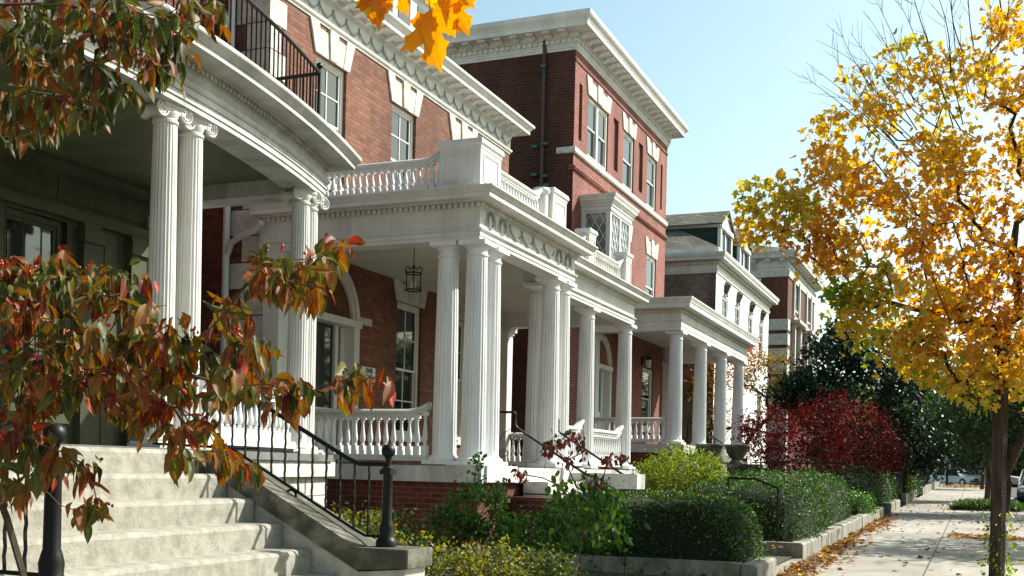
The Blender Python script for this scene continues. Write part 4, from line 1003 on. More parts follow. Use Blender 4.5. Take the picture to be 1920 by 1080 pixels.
for x0, x1, y0, y1 in ((-6.22, -6.115, 13.62, 14.68), (-6.22, -6.115, 16.6, 17.6)): MB().box(x0-.4, x1+.03, y0, y1, -.21, .018).build('column_block', PAINT, H2)
def pil(parent, x, y, z0, z1, r=.14, d=.14):
    b = MB(); b.box(x, x+d*2, y-r, y+r, z0+.12, z1-.16); b.box(x, x+d*2+.03, y-r-.03, y+r+.03, z0, z0+.12); b.box(x, x+d*2+.03, y-r-.03, y+r+.03, z1-.16, z1-.1); b.box(x, x+d*2+.07, y-r-.07, y+r+.07, z1-.1, z1-.001); return b.build('pilaster', PAINT, parent)
pil(H2, W+.04, 13.87, .0, 3.1); pil(H2, W+.001, 22.62, .0, 3.1)
bm2 = baluster_mesh(.55, .040)
bls = []
balustrade(H2, (W+.3, 13.82), (-7.08, 13.82), .06, .79, bm2, pitch=.123, ramp1=(.35, .10))
balustrade(H2, (-7.05, 17.55), (-7.0, 20.0), .06, .80, bm2, pitch=.12, ramp1=(.45, .16), individual=True)
balustrade(H2, (-6.99, 20.42), (-6.99, 22.5), .06, .80, bm2, pitch=.12, ramp1=(.45, .16), individual=True)
balustrade(H2, (W+.3, 22.72), (-7.2, 22.72), .06, .78, bm2, pitch=.13, individual=False)
# roof-top balustrade
panel_die(H2, -6.97, -6.34, 13.72, 14.42, 3.77, 4.50); panel_die(H2, -6.66, -6.34, 16.52, 17.14, 3.77, 4.50)
MB().lathe((-6.50, 16.40, 3.77), [(.14, 0), (.14, .06), (.115, .08), (.115, .58), (.14, .61), (.15, .65), (.13, .69)], 20).build('pedestal', PAINT, H2, smooth=True)
panel_die(H2, -7.2, -6.94, 20.07, 20.45, 3.77, 4.63); panel_die(H2, -7.2, -6.94, 22.5, 22.88, 3.77, 4.63)
balustrade(H2, (W+.1, 13.85), (-6.97, 13.85), 3.80, 4.32, bm2, pitch=.108, ramp1=(.34, .14))
balustrade(H2, (-6.50, 14.42), (-6.50, 16.28), 3.80, 4.32, bm2, pitch=.108, ramp0=None, ramp1=(.3, .13))
balustrade(H2, (-7.06, 17.16), (-7.06, 20.07), 3.80, 4.35, bm2, pitch=.115, ramp1=(.4, .2), individual=False)
balustrade(H2, (-7.06, 20.45), (-7.06, 22.5), 3.80, 4.35, bm2, pitch=.115, ramp1=(.4, .2), individual=False)
# porch steps, cheek block
b = MB()
for k in range(7): MB().box(-6.12, -5.85+.16*k+.12, 15.0, 16.85, -.22-.17*(k+1), -.22-.17*k+.02-.001*k).build('step', LIME, H2)
b = MB(); b.box(-6.13, -4.95, 16.9, 17.35, -.30, -.06); b.build('cheek_coping', PAINT2, H2)
b = MB(); b.box(-6.13, -5.0, 16.93, 17.3, -1.6, -.3005); b.build('cheek_wall', BRICK3, H2); MB().box(-6.13, -5.0, 14.55, 14.95, -1.6, -.42).build('cheek_wall', BRICK3, H2)
def scroll(b, x, y, z, r, turns=1.6, s=1, r0=.006):
    pts = []
    for k in range(28):
        t = k/27; a = s*(t*turns*2*math.pi)+math.pi/2*s; q = r*(1-.86*t); pts.append((x+q*math.cos(a), y, z+q*math.sin(a)))
    b.tube(pts, r0, 4)
def porch_rail(label, y, x0, x1, zt0, zf0, zt1, zf1):
    root = thing('iron_stair_rail', (x0, y, zf0), label, 'handrail', 'green-black stair rails of the Doric porch')
    b = MB(); b.tube([(x0, y, zf0), (x0, y, zt0+.06)], .021, 8); b.tube([(x1, y, zf1), (x1, y, zt1+.05)], .021, 8)
    b.tube([(x0, y, zt0), (x0+.27, y, zt0), (x0+.29, y, zt0-.02), (x0+.29, y, zt0-.19), (x0+.33, y, zt0-.24), (x1-.14, y, zt1+.02), (x1-.06, y, zt1), (x1, y, zt1)], .019, 8)
    b.tube([(x0+.05+.0*k, y, zf0+.12) for k in (0, 1)], .01, 4)
    scroll(b, x0+.30, y, zt0-.40, .10); scroll(b, x0+.12, y, zt0-.62, .085, s=-1); scroll(b, x1-.2, y, zt1-.13, .085)
    b.tube([(x0+.02, y, zt0-.5), (x0+.08, y, zt0-.34), (x0+.2, y, zt0-.25), (x0+.3, y, zt0-.28)], .006, 4)
    b.smooth = True; b.build('rail', IRON, root, smooth=True)
    b = MB(); b.ball((x0, y, zt0+.10), .026, 6); b.ball((x0, y, zt0+.14), .02, 6); b.build('finial', BRASS, root, smooth=True)
porch_rail('scrolled iron stair rail, farther of the two on the Doric porch steps', 16.93, -6.6, -5.04, .82, -.02, -.10, -.6)
porch_rail('scrolled iron stair rail, nearer of the two on the Doric porch steps', 15.10, -6.6, -5.04, .82, -.02, -.10, -.6)
# hanging lantern
LN = thing('hanging_lantern', (-7.48, 14.0, 3.4), 'black cage lantern hanging from the Doric porch ceiling', 'lantern')
b = MB(); cxn, cyn = -7.48, 14.0
b.tube([(cxn, cyn, 3.4), (cxn, cyn, 2.84)], .006, 5); b.ball((cxn, cyn, 2.84), .022, 5)
for z in (2.74, 2.50): b.tube([(cxn+.115*math.cos(a), cyn+.115*math.sin(a), z) for a in np.linspace(0, 2*math.pi, 19)], .011, 5)
for k in range(6):
    a = k*math.pi/3; c, s = math.cos(a), math.sin(a); b.tube([(cxn+.115*c, cyn+.115*s, 2.50), (cxn+.115*c, cyn+.115*s, 2.74)], .006, 4)
    b.tube([(cxn, cyn, 2.84), (cxn+.05*c, cyn+.05*s, 2.80), (cxn+.10*c, cyn+.10*s, 2.835), (cxn+.14*c, cyn+.14*s, 2.80), (cxn+.115*c, cyn+.115*s, 2.74)], .006, 4)
b.build('cage', IRON, LN)
b = MB()
for k in range(3): a = k*2.1; b.lathe((cxn+.035*math.cos(a), cyn+.035*math.sin(a), 2.52), [(.009, 0), (.009, .09), (.002, .12)], 7)
b.build('candle', CREAM, LN)

# ================================================================== HOUSE 3 : red brick, three storeys
H3 = thing('tall_brick_house', (W, 31.8, -1.3), 'tallest red brick house, bracketed white cornice and oriel of diamond panes', 'house')
Y0, Y1 = 27.2, 36.5; ZT = 10.97
wins = [(28.27, 30.05, 8.5, 10.14), (31.5, 32.62, 8.5, 10.14), (34.1, 35.2, 8.5, 10.14), (34.25, 35.4, 4.95, 6.96), (31.35, 32.4, 4.95, 6.96), (28.95, 30.6, .72, 2.95), (34.1, 35.3, 1.35, 3.3)]
pan = [(27.55, 27.80, 8.72, 10.22, .09), (30.55, 31.02, 8.72, 10.22, .09), (33.12, 33.6, 8.72, 10.22, .09), (35.72, 35.95, 8.72, 10.22, .09)]
b = MB(); wall_cells(b, W, Y0, Y1, -1.7, ZT, wins+pan)
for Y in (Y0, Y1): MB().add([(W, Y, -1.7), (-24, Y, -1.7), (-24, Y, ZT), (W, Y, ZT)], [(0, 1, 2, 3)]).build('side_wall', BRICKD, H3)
b.sweep([(W, Y0), (W, Y1)], [(-.01, 10.70), (.03, 10.70), (.03, 10.76), (-.01, 10.76)])
b.sweep([(-10.0, Y0), (W, Y0), (W, Y1)], [(-.05, 7.80), (.06, 7.84), (.09, 7.88), (.09, 7.93), (-.05, 7.95)])
b.build('front_wall', BRICK3F, H3)
hp = [(-24, Y0), (W, Y0), (W, Y1), (-24, Y1)]
pr = [(-.4, 10.97), (.03, 10.97), (.03, 11.03), (.05, 11.035), (.05, 11.08), (.075, 11.10), (.075, 11.13), (.06, 11.14), (.06, 11.26), (.12, 11.27), (.12, 11.40), (.46, 11.41), (.46, 11.40), (.475, 11.40), (.475, 11.52), (.49, 11.53), (.50, 11.56), (.55, 11.62), (.575, 11.66), (.58, 11.76), (-.4, 11.80)]
CO = MB().sweep(hp, pr).build('cornice', PAINT, H3)
MB().walkbox(hp, .058, .11, 11.15, 11.25, .085, .16).build('dentil_band', PAINT, H3)
md = modillion(.20, .30, .12); y = Y0+.12
while y < Y1: link_mesh('modillion', md, None, CO, (W+.12, y, 11.405)); y += .46
x = W-.25
while x > -19: link_mesh('modillion', md, None, CO, (x, Y0-.12, 11.405), rad(-90)); x -= .46
MB().add([(W, Y0, 11.78), (W, Y1, 11.78), (-24, Y1, 11.78), (-24, Y0, 11.78)], [(0, 1, 2, 3)]).build('roof', SLATE, H3)
b = MB(); b.sweep([(-10.36, Y0), (W, Y0), (W, Y1)], [(-.05, 8.27), (.05, 8.27), (.07, 8.30), (.07, 8.42), (.0, 8.45), (-.05, 8.45)]); b.build('string_course', LIME, H3)
for i, (a, c, e, f) in enumerate(wins[:3]):
    window(H3, W, a, c, e, f, rec=.11, mull=.13 if i == 0 else 0, sill=False, fr=.09); jack_arch(H3, W, a-.06, c+.06, f, 10.62, fl=.14)
for a, c, e, f in wins[3:5]: window(H3, W, a, c, e, f, rec=.11, sill=False, fr=.09); jack_arch(H3, W, a-.05, c+.05, f, 7.48, fl=.17)
window(H3, W, *wins[6], rec=.1, fr=.09)
arch_surround(H3, W, 29.78, .72, 2.95, .75, wd=.15)
# oriel with diamond panes
b = MB(); X1 = -9.08; ya, yb = 27.92, 29.75
b.box(W, X1, ya, yb, 4.5, 5.35); b.box(W, X1, ya, yb, 6.82, 6.9)
for (x0, x1, y0, y1) in ((X1-.12, X1, ya, ya+.12), (X1-.12, X1, yb-.12, yb), (W, W+.14, ya, ya+.12), (W, W+.14, yb-.12, yb), (X1-.1, X1-.001, (ya+yb)/2-.05, (ya+yb)/2+.05)): b.box(x0, x1, y0, y1, 5.35, 6.82)
op = [(W, ya), (X1, ya), (X1, yb), (W, yb)]
b.sweep(op, [(-.1, 6.85), (.03, 6.88), (.03, 6.98), (.06, 7.0), (.06, 7.04), (.10, 7.08), (.12, 7.13), (.15, 7.14), (.15, 7.18), (.19, 7.25), (.2, 7.29), (-.1, 7.32)])
b.box(W, X1-.05, ya+.05, yb-.05, 7.0, 7.31)
b.sweep(op, [(0, 5.28), (.04, 5.3), (.04, 5.36), (0, 5.37)])
orl = b.build('oriel', PAINT, H3)
b = MB()
def lattice(b, f, w, h, pw=.24, ph=.42, r=.014):
    """diamond lattice clipped to w x h"""
    for s in (-1, 1):
        k = -12
        while k < 24:
            u0 = k*pw; 
            P0 = (u0, 0); P1 = (u0+s*h*pw/ph*1.0, h)
            a, c = P0, P1; t0, t1 = 0, 1
            du = c[0]-a[0]
            if abs(du) > 1e-9:
                ta, tb = (0-a[0])/du, (w-a[0])/du
                t0 = max(t0, min(ta, tb)); t1 = min(t1, max(ta, tb))
            if t1-t0 > .02: b.tube([f(a[0]+du*t0, h*t0), f(a[0]+du*t1, h*t1)], r, 4)
            k += 1
x0, x1 = W+.14, X1-.12
lattice(b, lambda u, v: (x0+u, ya+.03, 5.37+v), x1-x0, 1.45, r=.011)
for q in (ya+.12, (ya+yb)/2+.05): lattice(b, (lambda q: lambda u, v: (X1-.03, q+u, 5.37+v))(q), (yb-ya)/2-.17, 1.45, r=.011)
b.build('lattice', PAINT, orl)
MB().box(x0, x1, ya+.04, ya+.05, 5.35, 6.82).build('pane', flat_mat('grey_leaded_glass', (.10, .12, .11), .1, 0, .6), orl); g = MB(); g.box(X1-.045, X1-.04, ya+.12, yb-.12, 5.35, 6.82); g.build('pane', PALEG, orl)
b = MB(); b.tube([(-10.75, Y0-.07, 11.3), (-10.75, Y0-.07, 11.0), (-10.75, Y0-.07, -1)], .055, 8); b.smooth = True; b.build('downspout', PIPED, H3, smooth=True)
for x, z in ((-10.75, 10.6), (-10.65, 8.55), (-10.95, 8.5), (-10.95, 7.75), (-10.65, 7.7), (-10.6, 7.45)): MB().box(x-.07, x+.07, Y0-.16, Y0, z-.04, z+.03).build('wall_bracket', GREENM, H3)
# porch 3
q = [(W, 28.3), (-7.2, 28.3), (-7.2, 37.2), (W, 37.2)]
pr, dzr = entab_prof(3.70, a=.28, f=.18, dn=.08, proj=.36, top=.28, base=-.34)
MB().sweep(q, pr).build('porch_entablature', PAINT, H3); MB().walkbox(q, .018, .07, dzr[0], dzr[1], .06, .11).build('porch_dentil_band', PAINT, H3)
MB().box(W, -7.5, 28.6, 36.9, 4.18, 4.21).build('porch_ceiling', CREAM, H3); MB().box(W+.01, -7.35, 28.45, 37.05, 4.49, 4.54).build('porch_roof', PAINT2, H3)
MB().box(W, -7.0, 28.1, 37.3, .48, .70).build('porch_floor', PAINT2, H3); MB().box(W, -7.05, 28.15, 37.25, .7005, .704).build('deck', FLOORP, H3); MB().box(W, -7.08, 28.2, 37.2, -1.6, .4795).build('porch_base', BRICK3, H3)
c3 = column_mesh('porch_doric', 3.0, .20, .165, flutes=24, mat=COLP)
for y in (28.62, 31.45, 34.2, 36.95): put_column(c3, H3, -7.4, y, .70)
pil(H3, W+.001, 36.7, .7, 3.7, .16, .15); pil(H3, W+.001, 28.7, .7, 3.7, .16, .15)
bm3 = baluster_mesh(.55, .045)
balustrade(H3, (W+.3, 28.6), (-7.6, 28.6), .76, 1.42, bm3, pitch=.15)
b = MB()
for k in range(10): MB().box(-7.0, -6.75+.28*k, 31.75, 33.9, .48-.19*(k+1), .48-.19*k+.02-.001*k).build('step', LIME, H3)
for y, lab in ((31.2, 'a'), (34.3, 'b')):
    b = MB(); b.box(-7.0, -5.5, y-.3, y+.3, -1.6, .15); b.box(-7.0, -5.45, y-.35, y+.35, .1505, .25); b.build('cheek_wall', DARKST, H3)
def planter(label, x, y, z, R=.36):
    root = thing('stone_urn', (x, y, z), label, 'urn', 'stone urns beside the far porch steps')
    MB().lathe((x, y, z), [(R*.55, 0), (R*.55, .06), (R*.4, .09), (R*.38, .13), (R*.55, .18), (R*.78, .30), (R*.88, .44), (R*.95, .46), (R*1.02, .49), (R*1.02, .54), (R*.92, .55), (R*.86, .50)], 24).build('bowl', DARKST, root, smooth=True)
    MB().lathe((x, y, z+.44), [(R*.84, 0), (R*.84, .05)], 20).build('soil_fill', SOIL, root)
p_ = atY(1330, 872, 29.8); planter('wide stone urn left of its twin, half hidden behind the lime-green shrub', p_.x, 29.8, .22, .38)
p_ = atY(1381, 870, 31.2); planter('wide stone urn standing clear on the dark pedestal below the end column', p_.x, 31.2, .25, .36)
b = MB(); p_ = atY(1330, 872, 29.8); b.box(p_.x-.4, p_.x+.4, 29.45, 30.15, -1.5, .22); o = b.build('urn_pedestal', DARKST, H3)
WL = thing('wall_lantern', (W, 34.0, 3.45), 'small black wall lantern beside the window under the far white porch', 'lantern')
b = MB(); b.box(W, W+.05, 33.93, 34.07, 3.35, 3.6); b.tube([(W+.03, 34, 3.62), (W+.2, 34, 3.68), (W+.22, 34, 3.6)], .012, 5); b.lathe((W+.22, 34, 3.22), [(.05, 0), (.07, .03), (.1, .3), (.12, .31), (.03, .4)], 6); b.build('frame', IRON, WL)
MB().lathe((W+.22, 34, 3.26), [(.078, 0), (.105, .25)], 6).build('glass', flat_mat('lantern_glass', (.6, .62, .6), .2), WL)
# ================================================================== HOUSE 4 : white front, brown brick flank, dormers
H4 = thing('white_fronted_house', (W, 50, -1.1), 'house with white-painted front, brown brick flank and two roof dormers', 'house')
Y0, Y1, ZT = 44.45, 56.7, 8.14
ow = [(45.6, 46.8, 5.55, 7.35), (48.2, 49.4, 5.55, 7.35), (51.2, 52.45, 5.55, 7.35), (54.05, 55.25, 5.55, 7.35), (45.6, 46.8, 1.6, 3.9), (54.0, 55.3, 1.6, 3.9)]
b = MB(); wall_cells(b, W, Y0, Y1, -1.5, ZT, ow); b.build('front_wall', noise_mat('white_stucco', (.74, .73, .68), (.82, .81, .78), scale=2, rough=.8, bump=.1), H4)
for Y in (Y0, Y1): MB().add([(W, Y, -1.5), (-24, Y, -1.5), (-24, Y, ZT), (W, Y, ZT)], [(0, 1, 2, 3)]).build('side_wall', BRICK4, H4)
hp = [(-24, Y0), (W, Y0), (W, Y1), (-24, Y1)]
pr = [(-.4, 8.10), (.04, 8.10), (.04, 8.15), (.07, 8.2), (.07, 8.24), (.03, 8.25), (.03, 8.42), (.06, 8.44), (.06, 8.56), (.16, 8.58), (.38, 8.6), (.38, 8.68), (.40, 8.7), (.44, 8.78), (.45, 8.88), (.1, 8.90), (.1, 9.12), (-.4, 9.12)]
MB().sweep(hp, pr).build('cornice', PAINT, H4); MB().walkbox(hp, .058, .14, 8.45, 8.55, .11, .2).build('dentil_band', PAINT, H4)
for a, c, e, f in ow:
    window(H4, W, a, c, e, f, rec=.1, fr=.09, cols=2, rows=2, sillm=PAINT)
for a, c, e, f in ow[:4]:
    m_ = (a+c)/2; b = MB(); b.lathe((W+.06, m_, 7.5), [(.06, 0), (.1, .04), (.09, .08), (.17, .25), (.2, .36), (.13, .4), (.12, .46), (.03, .52)], 10)
    b.tube([(W+.04, m_-.3, 7.42), (W+.07, m_, 7.5), (W+.04, m_+.3, 7.42)], .035, 5); b.tube([(W+.04, m_-.25, 7.6), (W+.07, m_, 7.45), (W+.04, m_+.25, 7.6)], .025, 5); b.smooth = True; b.build('urn_relief', DARKST, H4, smooth=True)
# hipped roof cut flat at the top, two dormers
k = .58; t = 4.2; A = (W+.1, Y0-.1); zt = 9.12+k*t
b = MB(); b.add([(W+.1, Y0-.1, 9.12), (W+.1, Y1+.1, 9.12), (-24, Y1+.1, 9.12), (-24, Y0-.1, 9.12), (W+.1-t, Y0-.1+t, zt), (W+.1-t, Y1+.1-t, zt), (-24+t, Y1+.1-t, zt), (-24+t, Y0-.1+t, zt)],
       [(0, 1, 5, 4), (1, 2, 6, 5), (2, 3, 7, 6), (3, 0, 4, 7), (4, 5, 6, 7)]); b.build('roof', SLATE, H4)
for i, y in enumerate((46.5, 50.6)):
    w = 2.4
    b = MB(); b.box(-15, -10.35, y+.1, y+w-.1, 9.0, 10.55); d = b.build('dormer', GREENSH, H4)
    b = MB(); yc = y+w/2
    b.prism([(-10.1, y-.2, 10.55), (-10.1, yc, 11.35), (-10.1, y+w+.2, 10.55), (-10.1, y+w+.2, 10.48), (-10.1, yc, 11.26), (-10.1, y-.2, 10.48)], (-6, 0, 0)); b.build('dormer_roof', SLATE, d)
    b = MB(); b.box(-10.34, -10.2, y, y+.22, 9.1, 10.5); b.box(-10.34, -10.2, y+w-.22, y+w, 9.1, 10.5); b.box(-10.34, -10.15, y, y+w, 10.38, 10.56)
    b.prism([(-10.34, y-.15, 10.5601), (-10.34, yc, 11.24), (-10.34, y+w+.15, 10.5601)], (.12, 0, 0)); b.box(-10.34, -10.26, yc-.06, yc+.06, 9.1, 10.38); b.sweep([(-16, y), (-10.2, y)], [(0, 10.4), (.12, 10.45), (.2, 10.55), (0, 10.56)])
    b.build('dormer_trim', PAINT, d); MB().box(-10.33, -10.30, y+.22, y+w-.22, 9.1, 10.38).build('pane', GLASS, d)
# ================================================================== HOUSE 5
H5 = thing('corner_house', (W, 68, -.9), 'farthest brick house, stone quoins, deep bracketed cornice, slate hip roof', 'house')
Y0, Y1, ZT = 62.6, 73.4, 11.4
ow = [(64.6, 66.3, 9.5, 11.3), (69.6, 71.3, 9.5, 11.3), (64.7, 66.5, 4.6, 8.2), (69.7, 71.5, 4.6, 8.2)]
b = MB(); wall_cells(b, W, Y0, Y1, -1.5, ZT, ow); 
for Y in (Y0, Y1): b.add([(W, Y, -1.5), (-24, Y, -1.5), (-24, Y, ZT), (W, Y, ZT)], [(0, 1, 2, 3)])
b.build('wall', BRICK3, H5)
hp = [(-24, Y0), (W, Y0), (W, Y1), (-24, Y1)]
pr = [(-.4, 11.35), (.05, 11.35), (.05, 11.5), (.1, 11.52), (.1, 11.62), (.04, 11.64), (.04, 11.9), (.1, 11.95), (.52, 12.0), (.52, 12.12), (.58, 12.3), (.58, 12.36), (-.4, 12.38)]
CO = MB().sweep(hp, pr).build('cornice', PAINT2, H5)
md = modillion(.3, .36, .16); y = Y0+.2
while y < Y1: link_mesh('modillion', md, None, CO, (W+.08, y, 11.96)); y += .75
x = W-.3
while x > -20: link_mesh('modillion', md, None, CO, (x, Y0-.08, 11.96), rad(-90)); x -= .8
b = MB(); t = 5; b.add([(W+.5, Y0-.5, 12.37), (W+.5, Y1+.5, 12.37), (-24, Y1+.5, 12.37), (-24, Y0-.5, 12.37), (W-t, Y0+t, 14.3), (W-t, Y1-t, 14.3), (-20, Y1-t, 14.3), (-20, Y0+t, 14.3)], [(0, 1, 5, 4), (1, 2, 6, 5), (2, 3, 7, 6), (3, 0, 4, 7), (4, 5, 6, 7)]); b.build('roof', SLATE, H5)
for k in range(12):
    z = -1+.82*k
    if z < 8.5: MB().box(W-1.35, W+.06, Y0-.06, Y0+.7, z, z+.62).build('quoin', LIME, H5)
MB().sweep([(-24, Y0), (W, Y0), (W, Y1)], [(-.05, 11.0), (.06, 11.0), (.08, 11.34), (-.05, 11.345)]).build('string_course', LIME, H5)
MB().sweep([(W, Y0+1.6), (W, Y1)], [(-.05, 8.75), (.14, 8.8), (.18, 9.0), (-.05, 9.02)]).build('sill_course', LIME, H5)
for a, c, e, f in ow: window(H5, W, a, c, e, f, rec=.12, fr=.12, mull=.12)
for a in (64.2, 66.35, 69.2, 71.35): MB().box(W, W+.22, a, a+.32, 4.2, 8.6).build('pilaster', LIME, H5)
for a in (64.3, 66.3, 69.3, 71.3): MB().box(W, W+.12, a, a+.28, 9.1, 11.2).build('pilaster', PAINT2, H5)
for a in (64.0, 69.0): MB().box(W, W+.5, a, a+2.9, 8.6, 8.78).build('window_hood', LIME, H5)
sw = MB(); sw.box(-13.2, -11.4, Y0-.05, Y0+.02, 9.3, 10.95); so_ = sw.build('side_window', PAINT, H5); MB().box(-13.05, -11.55, Y0-.07, Y0-.055, 9.45, 10.8).build('pane', GLASS, so_)
MB().box(-11.7, -11.3, Y0-.05, Y0, 1.5, 6.5).build('side_pilaster', PAINT2, H5)

# ================================================================== hedges and shrubs
hedge('clipped front hedge with a rounded end beside the first kerb gap', -5.6, -2.68, 13.95, 15.5, -1.32, -.34, 17000, leaf=.032, group='clipped boxwood hedges', seed=3)
hedge('clipped hedge behind the low iron garden rail, between the two walks', -4.7, -2.58, 18.15, 22.4, -1.1, -.17, 17000, leaf=.034, group='clipped boxwood hedges', seed=4)
hedge('taller boxy hedge directly behind the middle hedge, dark in its hollow', -5.2, -2.85, 22.3, 29.6, -1.1, -.02, 16000, leaf=.038, group='clipped boxwood hedges', seed=5)
hedge('low bright green shrub at the kerb wall, where the middle hedges end', -3.2, -2.5, 29.0, 31.4, -1.0, -.48, 3500, leaf=.045, lm=L_GREEN, seed=6, name='low_shrub', cat='shrub', k=2.4, rough=.08)
hedge('dark overgrown hedge beneath the crimson dogwood, beyond the second walk', -5.5, -2.75, 34.2, 45.0, -1.0, .12, 12000, leaf=.055, group='clipped boxwood hedges', seed=7, rough=.1)
hedge('narrow far hedge under the magnolia, next to the kerb wall', -4.5, -2.6, 48.5, 58, -.9, .3, 5000, leaf=.07, group='clipped boxwood hedges', seed=8, rough=.12)
MAP = MB
# lime-green laceleaf shrub
shrub('laceleaf_maple', 'lime-green domed laceleaf shrub in front of the far porch', (-5.05, 20.1, -1.3), [((-5.05, 20.1, -.12), (.84, .8, .64), 150), ((-5.35, 19.9, -.3), (.5, .5, .4), 40), ((-4.65, 20.2, -.35), (.45, .5, .4), 40)], L_LIME, .05, 11000, spread=.085, tpl='diamond', seed=21, droop=.6)
shrub('rose_bush', 'leafy rose bush with dark green leaves below the porch corner', (-5.4, 11.8, -1.4), [((-5.4, 11.8, -.5), (.36, .4, .36), 55), ((-5.75, 11.7, -.75), (.3, .3, .25), 25), ((-5.15, 11.8, -.8), (.3, .3, .3), 25), ((-5.38, 11.8, -.02), (.06, .05, .16), 4)], L_GREEN, .05, 2300, spread=.05, seed=22)
shrub('rose_bush', 'sparse low rose bush with pale buds, left of the leafy one', (-6.0, 11.0, -1.4), [((-6.0, 11.0, -.75), (.35, .35, .25), 30), ((-6.5, 10.9, -.85), (.3, .35, .2), 20)], L_GREEN, .042, 700, spread=.05, seed=23)
shrub('rose_bush', 'low dark bush between the leafy rose and the young dogwood', (-4.7, 12.6, -1.4), [((-4.7, 12.6, -.75), (.55, .4, .3), 50), ((-4.2, 12.8, -.7), (.4, .4, .3), 30)], L_GREEN, .05, 2000, spread=.06, seed=24)
YG = [(655, 988, 10.2, .45, .26, 'yellow-green bush seen through the bars of the near handrail'),
      (765, 1035, 9.6, .35, .22, 'yellow-green bush right beside the stone block under the newel'),
      (840, 1052, 9.4, .4, .2, 'low yellow-green bush between the newel block and the rose bush'),
      (930, 1045, 9.8, .45, .22, 'low yellow-green bush in front of the leafy rose bush'),
      (1010, 1050, 10.2, .4, .2, 'low dull green bush left of the young dogwood stem'),
      (700, 1010, 9.9, .3, .22, 'small yellow-green bush close behind the ball-topped newel')]
for i, (x, y, d, rx, rz, lab) in enumerate(YG):
    p = at(x, y, d); shrub('golden_shrub', lab, (p.x, p.y, G(p.y)+.1), [((p.x, p.y, p.z-.08), (rx, rx, rz), 45), ((p.x, p.y, p.z-.35), (rx*1.1, rx*1.1, rz), 20)], L_YELL, .032, 2000, group='yellow-green bushes below the porch', spread=.05, seed=30+i, tint=lambda q, rg, z0=p.z: np.clip((q[:, 2]*0)+rg.random(len(q))*.9+(.1 if i < 4 else -.2), 0, 1))
p = at(268, 1078, 5.0); shrub('small_green_shrub', 'fresh green shoot tips poking up at the foot of the near steps', (p.x, p.y, G(p.y)+.1), [((p.x, p.y, p.z-.1), (.15, .15, .1), 14), ((p.x-.1, p.y-.05, p.z-.12), (.12, .1, .08), 8), ((p.x+.22, p.y+.08, p.z-.1), (.08, .08, .06), 6)], L_GREEN, .022, 500, spread=.018, seed=41)
# young dogwood: green drooping leaves below, mahogany sprays above
YD = thing('young_dogwood', (-3.95, 11.35, G(11.35)+.1), 'young dogwood with drooping green leaves low down and mahogany sprays above', 'tree')
rg = np.random.default_rng(5); lowT = []; 
for _ in range(46): q = at(rg.uniform(1045, 1165), rg.uniform(905, 1010), rg.uniform(11.7, 12.5)); lowT.append(np.array(q))
hiT = []
for (cx_, cy_, rx_, ry_, n_) in ((1030, 838, 16, 10, 6), (1070, 815, 22, 12, 8), (1090, 835, 25, 15, 9), (1140, 858, 22, 9, 7), (1170, 858, 8, 8, 3), (975, 888, 26, 10, 8), (1115, 900, 30, 12, 8), (1068, 860, 10, 18, 4)):
    for _ in range(n_): q = at(cx_+rg.normal()*rx_*.5, cy_+rg.normal()*ry_*.5, rg.uniform(11.8, 12.4)); hiT.append(np.array(q))
P, R, ch, tips, par = grow([(-3.95, 11.35, G(11.35)), (-3.95, 11.36, -1.0), (-3.97, 11.36, -.8)], lowT+hiT, tip=.003, seg=.15, seed=4, bias=.3)
branches_mesh(P, R, ch, n=5).build('trunk', TWIG, YD, smooth=True)
def droopy(T, n, m, nm, size, sp=.035, seed=1, tint=None, tpl='oval'):
    rg = np.random.default_rng(seed); T = np.array(T); idx = rg.integers(0, len(T), n); pos = T[idx]+rg.normal(size=(n, 3))*sp
    d = rg.normal(size=(n, 3))*.45; d[:, 2] -= .9; nr = rg.normal(size=(n, 3)); nr[:, 2] += .3
    leafmesh(nm, m, YD, pos, d, nr, size*(.7+.6*rg.random(n)), tpl, tint=rg.random(n) if tint is None else tint)
droopy(lowT, 420, L_GREEN, 'lower_foliage', .085, sp=.07); droopy(hiT, 260, L_MAHOG, 'upper_foliage', .065, seed=2)

# crimson dogwood, magnolia, rusty tree behind the far porch
shrub('crimson_dogwood', 'crimson-leaved dogwood spreading in front of the dark magnolia', (-4.2, 35.1, -1.2),
      [(at(1450, 800, 33), (1.0, 1.1, .6), 70), (at(1420, 830, 33), (.7, .9, .5), 40), (at(1530, 800, 34), (1.1, 1.2, .75), 90), (at(1560, 760, 34), (.5, .6, .4), 25), (at(1610, 800, 35), (1.1, 1.3, .8), 90), (at(1665, 835, 35), (.5, .8, .5), 26), (at(1500, 865, 34), (1.3, 1.3, .5), 70), (at(1620, 865, 35), (1.3, 1.3, .5), 70)],
      L_RED, .085, 11000, cat='tree', tip=.006, spread=.16, seed=51, droop=.8, nstem=4, tpl='diamond')
tree('magnolia_tree', 'dark evergreen magnolia behind the crimson dogwood', 'tree', [(-3.9, 43.6, -1.1), (-3.9, 43.6, .2), (-3.85, 43.6, 1.4)],
     [(at(1640, 760, 43), (2.3, 2.3, 2.0), 130), (at(1560, 680, 43), (1.1, 1.4, 1.4), 60), (at(1600, 640, 43), (.9, 1.0, 1.0), 40), (at(1500, 735, 42), (1.0, 1.0, .8), 45), (at(1540, 760, 42), (1.2, 1.2, 1.0), 50), (at(1720, 830, 44), (1.5, 1.8, 1.2), 80), (at(1690, 720, 44), (1.3, 1.6, 1.3), 60), (at(1770, 800, 45), (.8, 1.2, 1.0), 40), (at(1600, 840, 43), (2.0, 2.0, 1.0), 60), (at(1750, 740, 46), (1.2, 1.5, 1.2), 50), (at(1800, 850, 47), (1.0, 1.3, .7), 35)],
     L_DARK, .17, 20000, tip=.012, spread=.27, seed=52, seg=.5, tpl='blob', trunk_r=.2)
